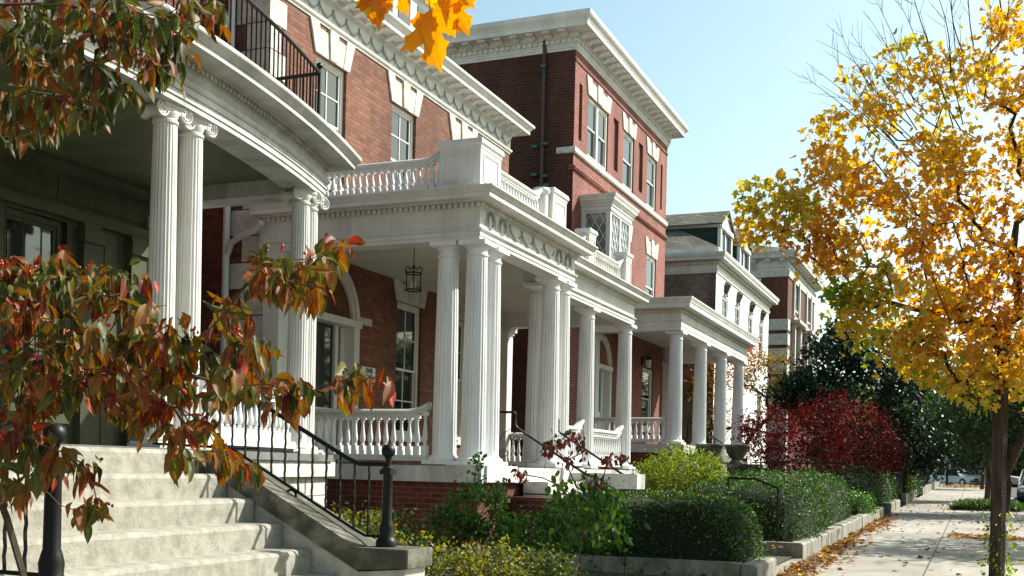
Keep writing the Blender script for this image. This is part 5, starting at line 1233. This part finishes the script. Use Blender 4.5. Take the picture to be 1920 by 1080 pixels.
tree('rusty_tree', 'thin rust and green tree beside the end of the far white porch', 'tree', [(-8.2, 41.8, -1.1), (-8.2, 41.8, .3), (-8.1, 41.8, .9)],
     [(at(1440, 700, 43), (1.2, 1.2, .9), 60, .35), (at(1470, 740, 43), (1.0, 1.2, .7), 50, .2), (at(1385, 690, 44), (.9, 1.2, .9), 40, .7), (at(1330, 720, 45), (1.3, 1.4, 1.3), 60, .6), (at(1300, 690, 45), (.8, .9, .9), 30, .8), (at(1345, 790, 45), (1.2, 1.2, .8), 30, .3), (at(1418, 650, 44), (.3, .4, .4), 8, .95)],
     L_RUST, .11, 6000, tip=.008, spread=.2, seed=53, seg=.4, trunk_r=.09)
# ================================================================== golden street maple (nearest trunk) and the trees beyond
D = 15.2
def A(x, y, d=D): return tuple(at(x, y, d))
bare = [A(1512, 118), A(1540, 160), A(1502, 140, 15.8), A(1592, 58), A(1560, 95, 15.5), A(1640, -5), A(1672, -20), A(1620, 20, 14.8), A(1700, -60), A(1745, -40, 14.6), A(1792, -60), A(1800, 10, 15.8), A(1725, 20, 15.6), A(1565, 35, 15.0), A(1655, 45, 16), A(1850, -40, 15), A(1770, 40, 14.5), A(1600, 100, 15), A(1530, 75, 15.4), A(1690, 70, 14.6), A(1612, 128, 15.2), A(1580, 180, 15.0)]
MTREE = tree('golden_maple', 'golden street maple with the nearest trunk at right, bare twigs at its top', 'tree',
     [A(1868, 1096, 15.3), A(1871, 1000, 15.3), A(1873, 880, 15.3), A(1876, 760, 15.3), A(1882, 660, 15.3), A(1884, 610, 15.3)],
     [(A(1445, 375), (.42, .5, .30), 26, .30), (A(1420, 425), (.22, .4, .22), 12, .38), (A(1500, 405), (.4, .6, .35), 22, .28), (A(1560, 340), (.42, .7, .5), 26, .5), (A(1610, 240), (.6, .9, .6), 24, .42), (A(1690, 150), (.75, 1.0, .6), 26, .36),
      (A(1560, 470), (.5, .7, .35), 26, .6), (A(1640, 420), (.75, 1.0, .6), 36, .5), (A(1730, 330), (.75, 1.0, .6), 50, .5), (A(1790, 190), (.8, 1.0, .7), 28, .42), (A(1880, 110), (.7, .9, .7), 24, .5), (A(1850, 330), (.8, 1.1, .8), 56, .5),
      (A(1620, 540), (.5, .7, .3), 24, .12), (A(1690, 580), (.7, .9, .45), 40, .35), (A(1780, 500), (.9, 1.2, .7), 64, .58), (A(1880, 530), (.8, 1.1, .8), 50, .66), (A(1780, 630), (.8, 1.0, .4), 50, .6), (A(1715, 660), (.4, .6, .2), 16, .3), (A(1880, 680), (.5, .8, .25), 24, .45),
      (A(1590, 600), (.25, .4, .22), 10, .3), (A(1930, 720), (.5, .7, .3), 20, .4), (A(1840, 720), (.5, .7, .25), 22, .28), (A(1770, 700), (.4, .6, .2), 16, .22), (A(1670, 640), (.5, .7, .25), 16, .12), (A(1600, 560), (.4, .6, .25), 12, .1), (A(2010, 250), (1.0, 1.3, 1.1), 50, .5), (A(2040, 520), (1.0, 1.3, 1.0), 60, .6), (A(1990, 40), (.8, 1.0, .9), 40, .5), (A(1900, -120), (1.0, 1.0, .6), 30, .45)],
     L_MAPLE, .106, 10000, tip=.0034, spread=.12, seed=61, seg=.22, bare=[A(1925, 780, 15.2)], trunk_r=.105, tpl='maple', droop=.7, minnode=3, power=2.35, group='street trees at the kerb')
b = MB(); b.tube([A(1876, 905, 15.32), A(1890, 880, 15.3), A(1910, 835, 15.25), A(1935, 780, 15.2), A(1965, 690, 15.2), A(1980, 600, 15.2)], [.05, .062, .06, .056, .05, .04], 9); b.build('limb', BARK, MTREE, smooth=True)
rgb = np.random.default_rng(77); b = MB(); hub = np.array(A(1840, 420))
for q in bare+[A(1760, -90), A(1820, -80), A(1880, -60)]:
    t = np.array(q); v = t-hub; v /= np.linalg.norm(v); L = rgb.uniform(.9, 1.5); side = np.cross(v, [0.3, 1, 0]); side /= np.linalg.norm(side)
    bend = rgb.normal()*.10; s = t-v*L*1.25
    def bz(u): return s+(t-s)*u+side*bend*math.sin(u*3.14)
    b.tube([tuple(bz(u)) for u in np.linspace(0, 1, 9)], [.0075*(1-u)+.0022 for u in np.linspace(0, 1, 9)], 4)
    for u in rgb.uniform(.35, .95, 6):
        p = bz(u); dv = v*1.0+side*rgb.choice([-1, 1])*rgb.uniform(.35, .75)+rgb.normal(size=3)*.15; l = rgb.uniform(.16, .42)*(1.2-u*.6)
        b.tube([tuple(p), tuple(p+dv*l*.5), tuple(p+dv*l+np.array([0, 0, .03]))], [.0035, .0028, .0016], 3)
b.build('bare_twigs', TWIG, MTREE, smooth=True)
IV = thing('ivy_vine', (A(1870, 1096, 15.25)), 'pale green vine climbing the lowest part of the nearest maple trunk', 'vine')
n = 230; rg = np.random.default_rng(9); t = rg.random(n)**1.3; a = rg.random(n)*6.28
base = np.array([A(1870+3*q, 1085-130*q, 15.3) for q in t]); rr = .12+.09*rg.random(n)**2+.05*np.sin(t*9)**2
pos = base+np.stack([rr*np.cos(a), rr*np.sin(a), rg.normal(size=n)*.02], 1); dd = np.stack([np.cos(a)*.6, np.sin(a)*.6, rg.normal(size=n)*.4-.5], 1)
leafmesh('foliage', L_LIME, IV, pos, dd, rg.normal(size=(n, 3)), .05*(.6+.8*rg.random(n)), 'blob')
b = MB()
for k in range(4): b.tube([tuple(np.array(A(1870+2*q, 1090-120*q, 15.3))+np.array([.115*math.cos(q*5+k*1.6), .115*math.sin(q*5+k*1.6), 0])) for q in np.linspace(0, 1, 14)], .004, 4)
b.build('stems', TWIG, IV)
def street_tree(lab, x, y, h, r, n, lm=L_FAR, tint=.4, seed=1, name='street_tree', leaf=.16, tr=.13, low=.35, grp='street trees at the kerb', tpl='diamond', sp=.35):
    g = G(y); c = g+h*.62
    return tree(name, lab, 'tree', [(x, y, g), (x+.05, y, g+h*.12), (x, y+.05, g+h*.25), (x+.05, y, g+h*.34)],
        [((x, y, c), (r, r, h*.3), 60, tint), ((x-r*.4, y-r*.3, c-h*.12), (r*.8, r*.8, h*.2), 40, tint-.1), ((x+r*.35, y+r*.2, c+h*.1), (r*.7, r*.7, h*.22), 40, tint+.15), ((x+.1*r, y-.5*r, c-h*.2), (r*.7, r*.6, h*.12), 25, tint)],
        lm, leaf, n, tip=.01, spread=sp, seed=seed, seg=.5, trunk_r=tr, group=grp, tpl=tpl, minnode=2)
street_tree('yellow-green street tree with slim dark trunk, just left of the nearest maple trunk', .45, 52.8, 7.2, 2.9, 7000, tint=.45, seed=71)
street_tree('greener street tree far down the pavement, its trunk against the tan car', .35, 78, 8, 3.2, 4500, tint=.3, seed=72, leaf=.2)
street_tree('bushy green street tree between the magnolia and the maple', .9, 39.0, 6.6, 2.2, 9000, tint=.2, seed=73, tr=.10)
# trees on the far side of the road: they throw the shade that lies across the pavement
street_tree('spreading tree across the road, outside the right edge, shading the pavement', 5.2, 28.0, 9.5, 2.9, 5000, tint=.5, seed=74, leaf=.22, name='shade_tree', grp=None, tr=.2)
street_tree('tree across the road farther up, outside the right edge', 5.4, 42, 9.5, 3.1, 4500, tint=.4, seed=75, leaf=.24, name='shade_tree', grp=None, tr=.2)
FT = [(-14, 128, 13, 5, .45), (-6, 122, 10, 4, .75), (-1, 135, 14, 5.5, .5), (6, 128, 12, 4.5, .65), (13, 140, 12, 5, .3), (22, 150, 11, 6, .8), (-24, 118, 14, 6, .3), (4, 160, 17, 7, .35), (16, 118, 8, 3.5, .9), (-9.5, 96, 9, 3.0, .5), (-7, 86, 7, 2.6, .6)]
LB = ['broad green', 'rust-tinged', 'tall green', 'orange-tinged', 'dull green', 'russet', 'dark green', 'tallest pale', 'small orange', 'yellowish', 'small yellow']
for i, (x, y, h, r, t) in enumerate(FT):
    street_tree(LB[i]+' tree of the wood behind the crossing street', x, y, h, r, 2600, tint=t, seed=80+i, leaf=.42, name='far_tree', grp='trees beyond the crossing street', tr=.25, sp=.6)

# ================================================================== small things on the ground
rg = np.random.default_rng(12)
def scatter(name, n, fx, fy, m, leaf, kind='stuff', tpl='maple', lift=.012, tint=None, label=None, cat=None):
    x = fx(n); y = fy(n); z = np.array([G(v) for v in y])+lift+rg.random(n)*.015
    d = rg.normal(size=(n, 3)); d[:, 2] *= .25; nr = rg.normal(size=(n, 3))*.35; nr[:, 2] += 1
    o = leafmesh(name, m, None, np.stack([x, y, z], 1), d, nr, leaf*(.6+.8*rg.random(n)), tpl, tint=tint, kind=kind)
    tag(o, label, cat); return o
ex = lambda s: (lambda n: KX+.02+rg.exponential(s, n))
scatter('fallen_leaves', 1900, lambda n: KX+.02+rg.gamma(1.2, .12, n), lambda n: np.concatenate([rg.uniform(15.4, 19.0, n//4), rg.normal(21.5, 2.2, n//4), rg.uniform(19, 34, n//4), rg.normal(30, 2.5, n-3*(n//4))]), L_DRY, .09, label='drift of dry brown and orange leaves along the foot of the kerb wall', cat='fallen leaves', lift=.02)
scatter('fallen_leaves', 420, lambda n: rg.uniform(KX, 1.5, n), lambda n: rg.uniform(13, 60, n), L_DRY, .085, label='single leaves scattered over the open pavement', cat='fallen leaves')
scatter('fallen_leaves', 500, lambda n: rg.uniform(-.55, 1.5, n), lambda n: rg.uniform(25.6, 27.2, n), L_DRY, .085, label='yellow leaves lying across the pavement beside the maple', cat='fallen leaves', tint=.5+.5*rg.random(500))
scatter('fallen_leaves', 900, lambda n: rg.uniform(-2.4, 1.5, n), lambda n: rg.uniform(80, 93, n), L_DRY, .12, label='leaf litter at the far end of the pavement, before the parked cars', cat='fallen leaves')
scatter('fallen_leaves', 160, lambda n: rg.uniform(-6, -2.7, n), lambda n: rg.uniform(15.4, 17.8, n), L_DRY, .09, label='a few leaves on the garden path between the hedges', cat='fallen leaves', lift=.27)
p, nn = rounded_pts(60, -5.4, -2.8, 14.1, 15.4, -1.32, -.34, rg); p = p[p[:, 2] > -.6][:14]
o = leafmesh('hedge_top_leaves', L_DRY, None, p+np.array([0, 0, .03]), rg.normal(size=(len(p), 3))*[1, 1, .2], np.tile([0, 0, 1.], (len(p), 1)), .11, 'maple', tint=.6+.4*rg.random(len(p)), kind='stuff'); tag(o, 'orange leaves caught on top of the front hedge', 'fallen leaves')
p, nn = rounded_pts(90, -4.6, -2.6, 18.2, 29, -1.1, -.1, rg); p = p[p[:, 2] > -.3][:30]
o = leafmesh('hedge_top_leaves', L_DRY, None, p+np.array([0, 0, .03]), rg.normal(size=(len(p), 3))*[1, 1, .2], np.tile([0, 0, 1.], (len(p), 1)), .11, 'maple', tint=.6+.4*rg.random(len(p)), kind='stuff'); tag(o, 'orange leaves caught on top of the middle hedges', 'fallen leaves')
# liriope strip across the tree bed
n = 6500; x = rg.uniform(-.75, 1.5, n); y = rg.uniform(41.5, 44.5, n); hgt = .34*np.clip(1-((x-.4)/1.25)**4, .25, 1)
pos = np.stack([x, y, np.array([G(v) for v in y])+rg.random(n)*hgt*.55], 1); d = rg.normal(size=(n, 3)); d[:, 2] = np.abs(d[:, 2])+.5
o = leafmesh('liriope_grass', L_GRASS, None, pos, d, rg.normal(size=(n, 3)), .22*(.6+.7*rg.random(n)), 'diamond', kind='stuff', width=.3); tag(o, 'tufts of grassy groundcover in the tree bed across the pavement', 'groundcover')
n = 14000; x = rg.uniform(-9.7, -2.75, n); y = rg.uniform(6.5, 46, n)
pos = np.stack([x, y, np.array([G(v) for v in y])+.1+rg.random(n)**2*.12], 1)
o = leafmesh('garden_groundcover', L_GREEN, None, pos, rdirs(n, .3), rdirs(n, 1), .06*(.6+.8*rg.random(n)), 'blob', kind='stuff'); tag(o, 'low leafy groundcover on the garden soil below the porches', 'groundcover')

# iron garden rails
def garden_rail(label, pts, posts, scrolls=()):
    root = thing('garden_handrail', (posts[0][0], posts[0][1], posts[0][2]), label, 'handrail', 'plain iron rails beside the garden walks')
    b = MB(); b.smooth = True; b.tube(pts, .02, 6)
    for (x, y, z0, z1) in posts: b.tube([(x, y, z0), (x, y, z1)], .018, 6)
    for (x, y, z) in scrolls: scroll(b, x, y, z, .09)
    b.build('rail', IRON, root, smooth=True)
garden_rail('thin iron rail stepping down to the kerb in front of the middle hedge', [(-3.72, 17.95, -.09), (-3.28, 17.95, -.09), (-2.92, 17.95, -.235)], [(-3.72, 17.95, -1.4, -.09), (-2.92, 17.95, -1.4, -.235)], [(-3.05, 17.95, -.5)])
garden_rail('long level iron rail above the boxy hedge, bending down near the crimson dogwood', [(-6.0, 32.0, .30), (-3.35, 32.0, .33), (-2.68, 32.0, -.02)], [(-6.0, 32.0, -1.2, .3), (-4.4, 32.0, -1.2, .32), (-3.35, 32.0, -1.2, .33), (-2.68, 32.0, -1.2, -.02)])
p0 = atY(1290, 788, 31.6); p1 = atY(1382, 850, 31.6)
garden_rail('sloping iron rail passing the stone urns of the far porch', [tuple(p0), tuple(p1)], [(p0.x, p0.y, p0.z-.9, p0.z), (p0.x*.45+p1.x*.55, p0.y, p1.z-.6, p0.z*.45+p1.z*.55), (p1.x, p1.y, p1.z-.8, p1.z)])
hedge('tall ragged hedge closing the view behind the parked cars', -40, 34, 113.5, 116, -.4, 3.4, 9000, leaf=.5, lm=L_FAR, seed=95, name='tall_hedge', rough=.5)
FN = thing('iron_fence', (-2.7, 47, -1.05), 'low iron fence beside the vine-covered post', 'fence')
b = MB()
for z in (.15, -.5): b.tube([(-2.75, 42.2, z-.02), (-2.75, 47.5, z)], .018, 5)
y = 42.2
while y < 47.6: b.tube([(-2.75, y, -1.1), (-2.75, y, .2)], .012, 4); y += .16
b.build('bars', IRON, FN)
FN = thing('iron_fence', (-2.6, 60, -.9), 'farther iron fence by the last kerb wall', 'fence')
b = MB()
for z in (.55, -.2): b.tube([(-2.7, 58, z-.02), (-2.7, 72, z)], .02, 5)
y = 58
while y < 72: b.tube([(-2.7, y, -.9), (-2.7, y, .6)], .014, 4); y += .3
b.build('bars', IRON, FN)
hedge('vine-draped gate post beside the low iron fence', -3.3, -2.55, 47.6, 48.3, -1.0, .95, 1800, leaf=.08, lm=L_LIME, seed=91, name='vine_post', cat='vine', rough=.06)
PW = thing('white_pillar', (-2.3, 113, -.2), 'white porch pillar glimpsed behind the first parked car', 'pillar')
MB().lathe((-2.6, 113, -.3), [(.45, 0), (.45, .3), (.36, .35), (.3, 2.9), (.42, 3.0), (.45, 3.2)], 16).build('shaft', PAINT, PW, smooth=True)
SP = thing('sign_post', (-1.75, 86, -.6), 'thin dark pole standing in front of the white hatchback', 'pole')
MB().tube([(-2.0, 88, G(88)), (-2.0, 88, 2.0)], .09, 8).build('pole', IRON, SP, smooth=True)
MB().box(-2.25, -1.75, 87.88, 87.9, 1.4, 1.9).build('sign_plate', PIPED, SP)

# ================================================================== parked cars
def car(label, x, y, yaw, body, L_=4.3, Wd=1.68, Hh=1.42, kind='sedan', name='parked_car'):
    z = G(min(y, 93))-.12
    root = thing(name, (x, y, z), label, 'car', 'cars parked by the crossing'); root.rotation_euler = (0, 0, yaw)
    def ob(nm, b, m, parent=root, smooth=True):
        me = b.build(nm, m, mesh_only=True, smooth=smooth); o = bpy.data.objects.new(nm, me); COL.objects.link(o); o.parent = parent; return o
    # length along +X (front), stations: x, half width, z bottom, z belt
    h = L_/2; bl = Hh*.60
    st = [(-h, .86, .35, bl*.80), (-h+.05, .95, .22, bl*.96), (-h+.6, 1, .2, bl*1.0), (-.6, 1, .2, bl*1.03), (.75, 1, .2, bl*1.0), (h-.6, .98, .2, bl*.93), (h-.08, .93, .22, bl*.84), (h, .85, .36, bl*.72)]
    b = MB(); n = 10; hw = Wd/2
    for (sx, w, z0, z1) in st:
        w *= hw
        for (fy, fz) in ((-.9, 0), (-1, .12), (-1, .62), (-.95, .92), (-.82, 1), (.82, 1), (.95, .92), (1, .62), (1, .12), (.9, 0)): b.v.append((sx, fy*w, z0+(z1-z0)*fz))
    for i in range(len(st)-1):
        for k in range(n): b.f.append((i*n+k, i*n+(k+1) % n, (i+1)*n+(k+1) % n, (i+1)*n+k))
    b.f += [tuple(range(n)), tuple(range((len(st)-1)*n, len(st)*n))[::-1]]
    bo = ob('body', b, body)
    # greenhouse
    if kind == 'wagon': gx = (-h+.12, -h+.35, .45, 1.0)
    elif kind == 'hatch': gx = (-h+.2, -h+.75, .35, 1.05)
    else: gx = (-h+.75, -h+1.3, .35, 1.0)
    rb, rt_ = bl*.99, Hh
    def ring(x0, x1, w, z): return [(x0, -w, z), (x1, -w, z), (x1, w, z), (x0, w, z)]
    lo = ring(gx[0], gx[3], hw*.93, rb); hi = ring(gx[1], gx[2], hw*.74, rt_-.03)
    g = MB(); g.add(lo+hi, [(0, 1, 5, 4), (1, 2, 6, 5), (2, 3, 7, 6), (3, 0, 4, 7), (4, 5, 6, 7)]); ob('window_glass', g, GLASS, smooth=False)
    r_ = MB(); r_.prism([(gx[1]-.03, -hw*.76, rt_-.04), (gx[2]+.03, -hw*.76, rt_-.04), (gx[2]+.03, hw*.76, rt_-.04), (gx[1]-.03, hw*.76, rt_-.04)], (0, 0, .05)); 
    for s in (-1, 1):
        for (xa, xb) in ((gx[0], gx[1]), (gx[3], gx[2]), ((gx[0]+gx[3])/2-.05, (gx[1]+gx[2])/2)):
            r_.tube([(xa, s*hw*.935, rb), (xb, s*hw*.75, rt_-.03)], .035, 5)
    ob('roof', r_, body)
    for s in (-1, 1):
        for xx in (-h+.75, h-.78):
            t = MB(); t.tube([(xx, s*(hw-.2), .3), (xx, s*(hw+.005), .3)], .31, 20); w_ = ob('wheel', t, flat_mat('tyre_rubber', (.015, .015, .015), .8) if 'tyre_rubber' not in MATS else MATS['tyre_rubber'])
            t = MB(); t.tube([(xx, s*(hw+.004), .3), (xx, s*(hw+.012), .3)], .18, 14); ob('rim', t, MATS.get('rim_metal') or flat_mat('rim_metal', (.5, .5, .5), .3, 1), w_)
        t = MB(); t.box(h-.03, h+.01, s*hw*.5-.02, s*hw*.82+.02, bl*.60, bl*.78) if s > 0 else t.box(h-.03, h+.01, -hw*.82-.02, -hw*.5+.02, bl*.60, bl*.78)
        ob('headlight', t, MATS.get('lamp_glass') or flat_mat('lamp_glass', (.7, .7, .7), .1), smooth=False)
    t = MB(); t.box(h-.02, h+.008, -hw*.48, hw*.48, bl*.58, bl*.76); ob('grille', t, MATS['black_iron'], smooth=False)
    for e in (-1, 1):
        t = MB(); t.box(e*h-.09 if e < 0 else h-.02, e*h+.02 if e < 0 else h+.09, -hw*.92, hw*.92, .34, .48); ob('bumper', t, MATS.get('bumper_rubber') or flat_mat('bumper_rubber', (.04, .04, .04), .5), smooth=False)
    return root
CW = flat_mat('white_car_paint', (.72, .73, .70), .25, 0, .5, .5); CT = flat_mat('tan_car_paint', (.42, .37, .28), .3, 0, .5, .5); CD = flat_mat('dark_car_paint', (.05, .06, .07), .2, .3, .5, 1)
car('white hatchback parked at the end of the pavement', -1.5, 97.5, rad(-42), CW, kind='hatch')
car('tan and white wagon right of the white hatchback', 1.3, 96.5, rad(-20), CT, kind='wagon', Hh=1.6)
car('dark car with bright grille nearest the right edge', 2.75, 56.5, rad(-96), CD, L_=4.4)
car('pale car just behind the dark car at the right edge', 2.85, 63.5, rad(-93), CW, L_=4.5, Hh=1.5)
# ================================================================== foreground dogwood (left) and maple sprig (top)
DW = thing('dogwood_tree', tuple(at(45, 1100, 3.3))[:2]+(G(3),), 'dogwood in autumn colour leaning in from the left, red berries on its twigs', 'tree')
rg = np.random.default_rng(17)
def cluster(L, d0=2.75, d1=3.5):
    out = []
    for (cx_, cy_, rx_, ry_, n_) in L:
        for _ in range(int(n_*1.3+.5)):
            a = rg.random()*6.283; r = math.sqrt(rg.random()); out.append(np.array(at(cx_+rx_*r*math.cos(a), cy_+ry_*r*math.sin(a), rg.uniform(d0, d1))))
    return out
low = cluster([(60, 500, 70, 30, 14), (40, 580, 60, 50, 12), (150, 530, 70, 40, 14), (245, 560, 50, 50, 12), (110, 640, 90, 50, 18), (230, 660, 80, 40, 16), (330, 640, 60, 40, 12), (60, 710, 60, 40, 12), (180, 720, 90, 30, 14), (300, 720, 70, 30, 12), (400, 690, 60, 30, 8), (350, 790, 50, 25, 6), (250, 770, 60, 25, 8),
               (430, 730, 40, 20, 5), (475, 650, 22, 28, 5), (470, 710, 22, 16, 3), (560, 730, 45, 16, 6), (650, 710, 35, 18, 5), (715, 708, 9, 7, 1), (45, 790, 45, 45, 9), (80, 860, 60, 30, 7), (30, 900, 30, 30, 4), (150, 880, 14, 14, 2), (175, 955, 25, 14, 4), (345, 850, 14, 14, 2), (430, 855, 30, 14, 4), (470, 872, 14, 8, 2),
               (430, 590, 26, 30, 6), (500, 500, 30, 40, 6), (545, 520, 40, 30, 7), (610, 490, 25, 22, 4), (635, 460, 14, 10, 3), (590, 540, 20, 20, 3)])
upp = cluster([(30, 200, 40, 40, 7), (75, 225, 40, 30, 6), (120, 100, 50, 25, 6), (30, 90, 40, 40, 6), (330, 110, 22, 30, 3), (395, 20, 14, 20, 2), (40, 25, 60, 30, 10), (110, 10, 60, 30, 8), (200, 20, 70, 30, 12), (280, 30, 60, 35, 10), (330, 50, 30, 25, 5), (370, 5, 30, 15, 4), (235, 70, 70, 25, 8), (300, 120, 35, 20, 5), (190, 130, 25, 20, 3), (60, 175, 60, 15, 7), (130, 170, 50, 20, 8), (175, 190, 40, 25, 6), (230, 160, 30, 20, 3), (0, 240, 12, 30, 2)])
trk = [at(62, 1500, 3.3), at(50, 1100, 3.3), at(14, 975, 3.3), at(-40, 830, 3.25), at(-90, 720, 3.2)]
trk[0].z = G(3)
P, R, ch, tips, par = grow([tuple(p) for p in trk]+[tuple(at(0, 690, 3.15)), tuple(at(110, 675, 3.1)), tuple(at(230, 668, 3.1)), tuple(at(345, 700, 3.1)), tuple(at(455, 730, 3.1)), tuple(at(540, 745, 3.1))], low, tip=.0016, seg=.05, seed=3, bias=.08, wander=.12, minnode=3, power=2.6)
b = branches_mesh(P, R, ch, n=6, rmax=.017)
P2_, R2_, ch2, tips2, par2 = grow([tuple(at(-90, 720, 3.2)), tuple(at(-170, 420, 3.1)), tuple(at(-150, 100, 3.1)), tuple(at(-40, 10, 3.1)), tuple(at(120, 5, 3.1)), tuple(at(220, 40, 3.1))], upp, tip=.0016, seg=.05, seed=4, bias=.1, wander=.12, minnode=2, power=2.6)
q = branches_mesh(P2_, R2_, ch2, n=6, rmax=.014); b.add(q.v, q.f); b.smooth = True; b.build('trunk', TWIG, DW, smooth=True)
def dog_leaves(T, per, name, seed, tbase):
    r = np.random.default_rng(seed); pos, dr, nr, sz, ti, cu = [], [], [], [], [], []
    for t in T:
        k = max(2, int(per+r.normal()*.8)); a0 = r.random()*6.28; base = r.random()
        for j in range(k):
            a = a0+j*6.283/k+r.normal()*.4; out = r.uniform(.25, .8)
            d = np.array([math.cos(a)*out, math.sin(a)*out, -1+r.normal()*.18]); 
            if r.random() < .2: d[2] = r.uniform(-.3, .2)
            pos.append(t+np.array([math.cos(a), math.sin(a), 0])*.010+r.normal(size=3)*.013); dr.append(d)
            nn = np.array([math.cos(a), math.sin(a), .5])+r.normal(size=3)*.45; nr.append(nn)
            sz.append(r.uniform(.040, .078)); ti.append(np.clip(tbase+.5*(base-.5)+.45*(r.random()-.5), 0, 1)); cu.append(r.uniform(.5, 1.6))
    return leafmesh(name, L_DOG, DW, pos, dr, nr, np.array(sz), 'oval', tint=np.array(ti), curl=np.array(cu), width=.70)
dog_leaves(low, 6.4, 'lower_foliage', 5, .54); dog_leaves(upp, 5.2, 'upper_foliage', 6, .40)
cand = [low[i] for i in rg.permutation(len(low))[:48]]+[upp[i] for i in rg.permutation(len(upp))[:12]]
for t in cand:
    c0 = t+rg.normal(size=3)*.014+np.array([0, 0, .012]); b = MB(); b.smooth = True
    for _ in range(rg.integers(2, 5)): q_ = tuple(c0+rg.normal(size=3)*.006); b.ball(q_, .0040, 6, sq=1.25); b.tube([tuple(t), q_], .0007, 3)
    b.build('berry_cluster', BERRY, DW, smooth=True)
# maple sprig hanging in at the top; unseen crown above is added to block sky light
MS = thing('orange_maple', (.45, -3.2, G(-3)), 'orange maple leaves hanging in at the top centre, with an unseen crown added overhead', 'tree')
rgm = np.random.default_rng(44); T = np.concatenate([ellipsoid_pts((.3, -2.8, 6.2), (4.6, 4.6, 2.6), 160, shell=.2, rg=rgm), ellipsoid_pts((-3.5, -4.5, 5.5), (3.5, 3.5, 2.2), 70, shell=.2, rg=rgm)])
P3_, R3_, ch3, tp3, pr3 = grow([(.45, -3.2, G(-3)), (.45, -3.2, .5), (.4, -3.15, 2.2)], list(T), tip=.008, seg=.4, seed=44, minnode=2)
branches_mesh(P3_, R3_, ch3).build('trunk', BARK, MS, smooth=True)
ix = rgm.integers(0, len(T), 7000); leafmesh('crown', L_ORANGE, MS, T[ix]+rgm.normal(size=(7000, 3))*.35, rgm.normal(size=(7000, 3))-np.array([0, 0, .6]), rgm.normal(size=(7000, 3)), .2, 'maple')  # out-of-view crown, oversized leaves added to cut the sky fill
LV = [((806, 18), (818, 132), .150, .75), ((838, -8), (880, 66), .135, .6), ((836, 6), (850, 70), .10, .62), ((752, -50), (758, 30), .115, .7), ((722, -48), (712, 36), .11, .5), ((690, -60), (684, 38), .115, .08), ((800, -40), (812, 20), .10, .45), ((660, -70), (650, 6), .1, .2), ((866, -40), (884, 10), .09, .5), ((716, -30), (702, 52), .07, .95)]
pos, dr, nr, sz, ti = [], [], [], [], []
for i, (a, c, s, t) in enumerate(LV):
    dd = 2.5+.03*(i % 4); p = at(a[0], a[1], dd); q = at(c[0], c[1], dd+rg.uniform(-.04, .04)); v = q-p; pos.append(p); dr.append(v/v.length); nr.append(Vector((-.3, -1, .1))+Vector(rg.normal(size=3)*.28)); sz.append(v.length*1.0); ti.append(t)
leafmesh('hanging_leaves', L_ORANGEV, MS, pos, dr, nr, np.array(sz), 'maplefine', tint=np.array(ti), curl=rg.uniform(.5, 1.6, len(pos)))
b = MB(); tw = [at(930, -260, 2.6), at(850, -170, 2.55), at(790, -120, 2.55), at(700, -110, 2.52)]; b.tube(tw, [.006, .005, .004, .002], 6)
for p, (a, c, s, t) in zip(pos, LV):
    o_ = min(tw[1:], key=lambda w_: (w_-p).length); m_ = (p+o_)/2+Vector((0, 0, .01)); b.tube([o_, m_, p], .0013, 4)
b.build('twig', TWIG, MS, smooth=True)
